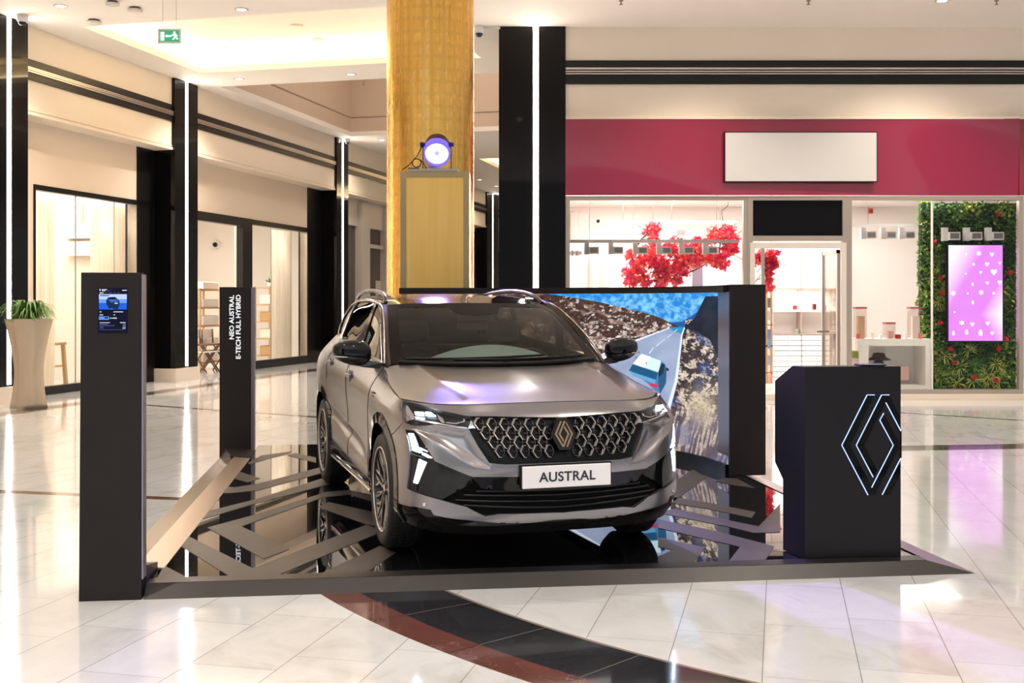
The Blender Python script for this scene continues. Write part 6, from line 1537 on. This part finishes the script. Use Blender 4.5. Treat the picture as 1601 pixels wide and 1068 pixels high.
for sgn in (1, -1):
    P, nn = surf_n(NETS['side'], [1.08, .86, .82, .98, 1.44, 2.6, 3.5, 4.5, 5.2, 5.7, 6.05, 6.0, 5.65], [.08, .9, 1.6, 2.28, 2.72, 2.8, 2.8, 2.76, 2.66, 2.4, 1.5, .7, .15]); P = P + nn * .004; P = cr(P, np.linspace(0, 12, 60)); P[:, 1] *= sgn
    m.tube([tuple(p) for p in C3(P)], .006, 6)
m.build('window_chrome_line', mat('satin_chrome', (.55, .50, .45), .2, 1), car, local=True)
# rear screen and closing panels
rwn = np.array([[(4.03, 0, 1.55), (4.26, 0, 1.38), (4.48, 0, 1.212)], [(4.02, .30, 1.545), (4.25, .33, 1.375), (4.46, .35, 1.22)], [(4.00, .50, 1.52), (4.18, .55, 1.37), (4.38, .58, 1.23)], [(3.98, .56, 1.495), (4.12, .64, 1.36), (4.22, .67, 1.24)]], float); NETS['rear'] = rwn
put('rear_window', region_bm('rear', [(0, 0), (3, 0), (3, 2), (0, 2)], [], .3, .3, off=0, skirt=.01), GB)
# roof rails
def tube_c(L, r, name, mt, parent=car, n=8, both=True):
    for sgn in ((1, -1) if both else (1,)):
        P = cr(np.array(L, float), np.linspace(0, len(L) - 1, 6 * len(L))); P[:, 1] *= sgn
        mb = MB(); mb.tube([tuple(p) for p in C3(P)], r, n); mb.build(name, mt, parent, local=True)
tube_c([(2.22, .615, 1.525), (2.34, .60, 1.575), (2.55, .592, 1.608), (2.9, .59, 1.626), (3.3, .585, 1.622), (3.65, .57, 1.60), (3.85, .555, 1.56), (3.93, .55, 1.52)], .017, 'roof_rail', mat('rail_bronze_black', (.03, .022, .018), .25, .3))
# mirrors
def mirror_part(sgn):
    c = (-1.50, -.985 * sgn, 1.195)
    def ell(name, mt, zlo, zhi, grow=1.0, parent=car, dx=0):
        mb = MB(); rings = []; nz, na = 12, 28
        for i in range(nz + 1):
            tt = zlo + (zhi - zlo) * i / nz; 
            row = []
            for k in range(na):
                a = 2 * PI * k / na; ca, sa = math.cos(a), math.sin(a)
                e_ = .62; rr_ = (max(0, 1 - abs(tt) ** 2.6)) ** .42
                x = .085 * grow * rr_ * (abs(ca) ** e_ * (1 if ca > 0 else -1)) ; y = .128 * grow * rr_ * (abs(sa) ** .8 * (1 if sa > 0 else -1))
                if x < -.05: x = -.05 - (abs(x) - .05) * .15
                out = -y * sgn
                x -= max(out, 0) * .35
                z = .088 * grow * tt * (1 - .18 * (out / .128)) + .012 * (out / .128) 
                row.append(mb.bm.verts.new((c[0] + x + dx, c[1] + y, c[2] + z)))
            rings.append(row)
        for A, B in zip(rings, rings[1:]):
            for k in range(na): mb._f([A[k], A[(k + 1) % na], B[(k + 1) % na], B[k]], True)
        mb._f(rings[0][::-1]); mb._f(rings[-1]); return mb.build(name, mt, parent, local=True)
    mm = ell('side_mirror', GB, -.28, .999)
    ell('mirror_lower_shell', mat('mirror_shell_black', (.014, .013, .013), .25), -.999, -.30, .97, mm)
    mb = MB(); mb.box((c[0] - .062, c[1], c[2]), (.006, .20, .125)); mb.build('mirror_glass', CHROME, mm, local=True)
    mb = MB(); y0 = c[1] + .05 * sgn; mb.hexa([(-1.58, y0, 1.10), (-1.46, y0, 1.10), (-1.40, -.79 * sgn, 1.085), (-1.58, -.79 * sgn, 1.085), (-1.57, y0, 1.145), (-1.47, y0, 1.145), (-1.42, -.785 * sgn, 1.125), (-1.57, -.785 * sgn, 1.13)]); mb.build('mirror_arm', GB, mm, local=True)
    mb = MB(); mb.tube([(c[0] + .075, c[1] - .04 * sgn, c[2] - .028), (c[0] + .055, c[1] - .09 * sgn, c[2] - .026), (c[0] + .02, c[1] - .125 * sgn, c[2] - .022)], .005, 5); mb.build('turn_signal', BZ, mm, local=True)
mirror_part(1); mirror_part(-1)
# door handles, badges, gaps
def on_side(u, v, off): P, n = surf_n(N0, [u], [v]); return P[0] + n[0] * off, n[0]
for doors, u, v in ((fdo, 9.44, 5.86), (rdo, 10.88, 5.92)):
    for sgn, d in ((1, doors[0]), (-1, doors[1])):
        p, n = on_side(u, v, .012)
        mb = MB(); mb.box((-p[0], -p[1] * sgn, p[2]), (.185, .022, .030)); mb.build('door_handle', PAINT, d, local=True, bevel=.006)
        p, n = on_side(u, v, .002); mb = MB(); mb.lathe([(0, 0), (.045, 0), (.042, .004), (0, .004)], 20, Matrix.Translation((-p[0] + .02, -p[1] * sgn, p[2])) @ Matrix.Rotation(PI / 2 * sgn, 4, 'X') @ Matrix.Scale(1.25, 4, (1, 0, 0))); mb.build('handle_cup', mat('handle_cup_dark', (.03, .027, .026), .4), d, local=True)
for sgn in (1, -1):
    p, n = on_side(7.72, 5.8, .003); mb = MB(); mb.box((-p[0], -p[1] * sgn, p[2] + .012), (.075, .006, .012)); mb.box((-p[0] - .01, -p[1] * sgn, p[2] - .012), (.05, .006, .010)); mb.build('side_badge', GB, car, local=True)
    u, v = 3.92, 1.58; P, n = surf_n(N0, [u], [v]); p = P[0]; q = Vector((-n[0][0], -n[0][1] * sgn, n[0][2]))
    mb = MB(); mb.lathe([(0, 0), (.013, 0), (.013, .004), (.009, .005), (0, .005)], 18, Matrix.Translation((-p[0], -p[1] * sgn, p[2])) @ Vector((0, 0, 1)).rotation_difference(q).to_matrix().to_4x4()); mb.build('parking_sensor', BZ, car, local=True)
def gapline(net, L, r=.0022, sgn=(1, -1), off=-.0005, nm='shut_line'):
    mb = MB()
    for s in sgn:
        Q = resamp(L, .08, .12, False); P, n = surf_n(NETS[net], [q[0] for q in Q], [q[1] for q in Q]); P = P + n * (off + disp(net, np.array([q[0] for q in Q]), np.array([q[1] for q in Q])))[:, None]; P[:, 1] *= s
        mb.tube([tuple(p) for p in C3(P)], r, 5)
    mb.build(nm, mat('shut_line_black', (.004, .004, .004), .8), car, local=True)
gapline('body', [(0, 7), (3, 7), (3.7, 7)], .0022)
gapline('body', [(5.225, 5.44), arc(FA, .484, 50.4, 50.4, 1)[0]], .002)
gapline('hood', [(3.98, .3), (3.97, 1.2), (3.97, 2.2), (3.98, 3.0), (3.98, 4)], .003)
gapline('body', [(8.0, 7), (8.01, 6.2), (8.14, 4.8), (8.21, 3), (8.23, 1.4)], .0035)
gapline('body', [(9.66, 7), (9.67, 5), (9.61, 1.7)], .0035)
gapline('body', [(11.16, 7), (11.26, 6.2), (11.21, 5.0)], .0035)
# wipers and cowl
cow = MB(); P, n = surf_n(NETS['wind'], np.linspace(0, 2.6, 20), np.zeros(20) + .05)
for sgn in (1, -1):
    Q = P + n * .012; Q = Q.copy(); Q[:, 1] *= sgn; cow.tube([tuple(p) for p in C3(Q)], .016, 6)
cow.build('cowl', PB, car, local=True)
for (a, b, nm) in (((2.3, .14), (-.9, .30), 'w'), ((1.0, .16), (-2.1, .20), 'w')):
    us = np.linspace(a[0], b[0], 20); vs_ = np.linspace(a[1], b[1], 20); P, n = surf_n(NETS['wind'], np.abs(us), vs_); P = P + n * .022; P[:, 1] *= np.where(us < 0, -1, 1)
    mb = MB(); mb.tube([tuple(p) for p in C3(P)], .009, 6); mb.build('wiper', PB, car, local=True)
# cabin
cab = mat('cabin_dark', (.030, .026, .023), .7); SEAT = mat('seat_fabric', (.045, .040, .037), .85)
mb = MB(); mb.hexa([(-1.32, -.66, .75), (-1.32, .66, .75), (-1.75, .66, .75), (-1.75, -.66, .75), (-1.30, -.64, 1.07), (-1.30, .64, 1.07), (-1.75, .66, 1.05), (-1.75, -.66, 1.05)]); db = mb.build('dashboard', cab, car, local=True, bevel=.03)
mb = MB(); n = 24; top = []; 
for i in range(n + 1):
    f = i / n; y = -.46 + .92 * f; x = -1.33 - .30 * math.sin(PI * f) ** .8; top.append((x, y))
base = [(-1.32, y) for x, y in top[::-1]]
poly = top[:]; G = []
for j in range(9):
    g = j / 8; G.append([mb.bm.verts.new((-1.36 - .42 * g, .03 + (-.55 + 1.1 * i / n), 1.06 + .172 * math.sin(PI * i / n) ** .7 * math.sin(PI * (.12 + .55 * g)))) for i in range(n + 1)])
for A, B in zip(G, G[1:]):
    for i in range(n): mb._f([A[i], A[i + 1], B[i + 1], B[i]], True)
mb.build('windscreen_reflection_dome', mat('reflection_blue_grey', (.24, .36, .40), .6), db, local=True)  # dome shaped and coloured to imitate the arc reflected in the windscreen
def seat(y, x=-2.15):
    m1 = MB(); m1.hexa([(x + .30, y - .25, .50), (x + .30, y + .25, .50), (x - .15, y + .25, .48), (x - .15, y - .25, .48), (x + .32, y - .25, .66), (x + .32, y + .25, .66), (x - .15, y + .25, .62), (x - .15, y - .25, .62)]); s_ = m1.build('seat', SEAT, car, local=True, bevel=.04)
    m1 = MB(); m1.hexa([(x - .10, y - .25, .6), (x - .10, y + .25, .6), (x - .22, y + .25, .6), (x - .22, y - .25, .6), (x - .26, y - .20, 1.20), (x - .26, y + .20, 1.20), (x - .36, y + .20, 1.20), (x - .36, y - .20, 1.20)]); m1.build('backrest', SEAT, s_, local=True, bevel=.04)
    m1 = MB(); m1.box((x - .33, y, 1.31), (.09, .27, .17)); m1.build('headrest', SEAT, s_, local=True, bevel=.035)
seat(.37); seat(-.37)
m1 = MB(); m1.box((-3.0, 0, .55), (.5, 1.2, .2)); m1.box((-3.28, 0, .88), (.14, 1.2, .6)); m1.build('rear_bench', SEAT, car, local=True, bevel=.03)
mb = MB(); Ms = Matrix.Translation((-1.86, .37, 1.02)) @ Matrix.Rotation(-1.15, 4, 'Y'); mb.tube([Ms @ Vector((.185 * math.cos(a), .185 * math.sin(a), 0)) for a in np.linspace(0, 2 * PI, 33)], .015, 8); mb.box(Ms @ Vector((0, 0, 0)), (.12, .16, .04), M=Ms.to_3x3()); mb.box(Ms @ Vector((0, 0, 0)), (.04, .34, .02), M=Ms.to_3x3()); mb.build('steering_wheel', cab, car, local=True)
mb = MB(); mb.hexa([(-1.92, -.13, 1.40), (-1.92, .13, 1.40), (-2.10, .16, 1.44), (-2.10, -.16, 1.44), (-1.96, -.10, 1.45), (-1.96, .10, 1.45), (-2.12, .14, 1.50), (-2.12, -.14, 1.50)]); cp_ = mb.build('camera_pod', mat('pod_grey', (.06, .052, .045), .5), car, local=True)
mb = MB(); mb.box((-2.02, 0, 1.36), (.025, .24, .065)); mb.build('rear_view_mirror', cab, cp_, local=True, bevel=.02)
# wheels
MS = mat('machined_rim_face', (.62, .58, .54), .22, 1); RB_ = mat('rim_black', (.012, .012, .013), .25, coat=.5)
def wheel(s, sgn):
    """local z of the lathe points outward"""
    C = Vector((-s, -.79 * sgn, .36)); M = Matrix.Translation(C) @ Matrix.Rotation(PI / 2 * sgn, 4, 'X')
    mb = MB(); mb.lathe([(.262, .095), (.275, .108), (.315, .112), (.340, .104), (.355, .080), (.360, .045), (.361, 0), (.360, -.045), (.355, -.08), (.335, -.108), (.29, -.112), (.262, -.095), (.262, .095)], 64, M)
    wh = mb.build('wheel', RUB, car, local=True)
    mb = MB(); 
    for k in range(72):
        a = 2 * PI * k / 72
        for q in (-.06, -.02, .025, .065):
            mb.box(M @ Vector((.361 * math.cos(a), .361 * math.sin(a), q)), (.006, .018, .03), M=(M.to_3x3() @ Matrix.Rotation(a, 3, 'Z')))
    mb.build('tread', RUB, wh, local=True)
    mb = MB(); mb.lathe([(.268, .100), (.262, .106), (.250, .098), (.246, .06), (.236, .02), (.236, -.09), (.262, -.095)], 64, M); rim = mb.build('rim_barrel', RB_, wh, local=True)
    mb = MB(); mb.lathe([(.270, .104), (.264, .110), (.254, .106), (.256, .098)], 64, M, close=True); mb.build('rim_lip', MS, wh, local=True)
    mb = MB(); mb.lathe([(0, .02), (.17, .02), (.17, .0), (.06, -.01)], 40, M); mb.build('brake_disc', mat('brake_steel', (.30, .29, .28), .35, .9), wh, local=True)
    mbk = MB(); mbf = MB(); R0 = M.to_3x3()
    def spoke(a0, r0_, a1, r1, w0, w1, h0, h1, wf=.45):
        p0 = Vector((r0_ * math.cos(a0), r0_ * math.sin(a0), 0)); p1 = Vector((r1 * math.cos(a1), r1 * math.sin(a1), 0)); t_ = (p1 - p0).normalized(); n_ = Vector((-t_.y, t_.x, 0))
        def slab_(mb_, k, za0, za1, zb0, zb1): mb_.hexa([M @ (p0 - n_ * w0 * k + Vector((0, 0, za0))), M @ (p0 + n_ * w0 * k + Vector((0, 0, za0))), M @ (p1 + n_ * w1 * k + Vector((0, 0, zb0))), M @ (p1 - n_ * w1 * k + Vector((0, 0, zb0))), M @ (p0 - n_ * w0 * k + Vector((0, 0, za1))), M @ (p0 + n_ * w0 * k + Vector((0, 0, za1))), M @ (p1 + n_ * w1 * k + Vector((0, 0, zb1))), M @ (p1 - n_ * w1 * k + Vector((0, 0, zb1)))])
        slab_(mbk, 1, h0 - .03, h0, h1 - .03, h1); slab_(mbf, wf, h0, h0 + .004, h1, h1 + .004)
    for k in range(5):
        a = 2 * PI * k / 5 + PI / 2
        for s2 in (-1, 1):
            spoke(a + s2 * .30, .055, a + s2 * .17, .150, .014, .012, .078, .082, .3)
            spoke(a + s2 * .17, .150, a + s2 * .07, .256, .012, .009, .082, .092, .6)
            spoke(a + s2 * .17, .150, a + s2 * .40, .256, .012, .009, .082, .092, .6)
            spoke(a + s2 * .62, .12, a + s2 * .56, .256, .007, .006, .070, .088, .4)
    mbk.lathe([(0, .084), (.03, .084), (.034, .078), (.075, .074), (.078, .04), (0, .04)], 32, M)
    mbk.build('spokes', RB_, wh, local=True); mbf.build('spoke_faces', MS, wh, local=True)
    mb = MB(); mb.lathe([(0, .088), (.026, .087), (.030, .082)], 24, M); mb.build('hub_cap', BZ, wh, local=True)
    # wheel housing
    mb = MB(); n = 30; R = []
    for i in range(n + 1):
        a = math.radians(-15 + 210 * i / n); x, z = -s + .425 * math.cos(a), .36 + .425 * math.sin(a)
        R.append([mb.bm.verts.new((x, -yy * sgn, z)) for yy in (.55, .868)])
    for A, B in zip(R, R[1:]): mb._f([A[0], A[1], B[1], B[0]])
    mb._f([r[0] for r in R]); mb.build('wheel_housing', mat('housing_black', (.008, .008, .008), .9), car, local=True)
for s_ in (FA, RA):
    for sg_ in (1, -1): wheel(s_, sg_)
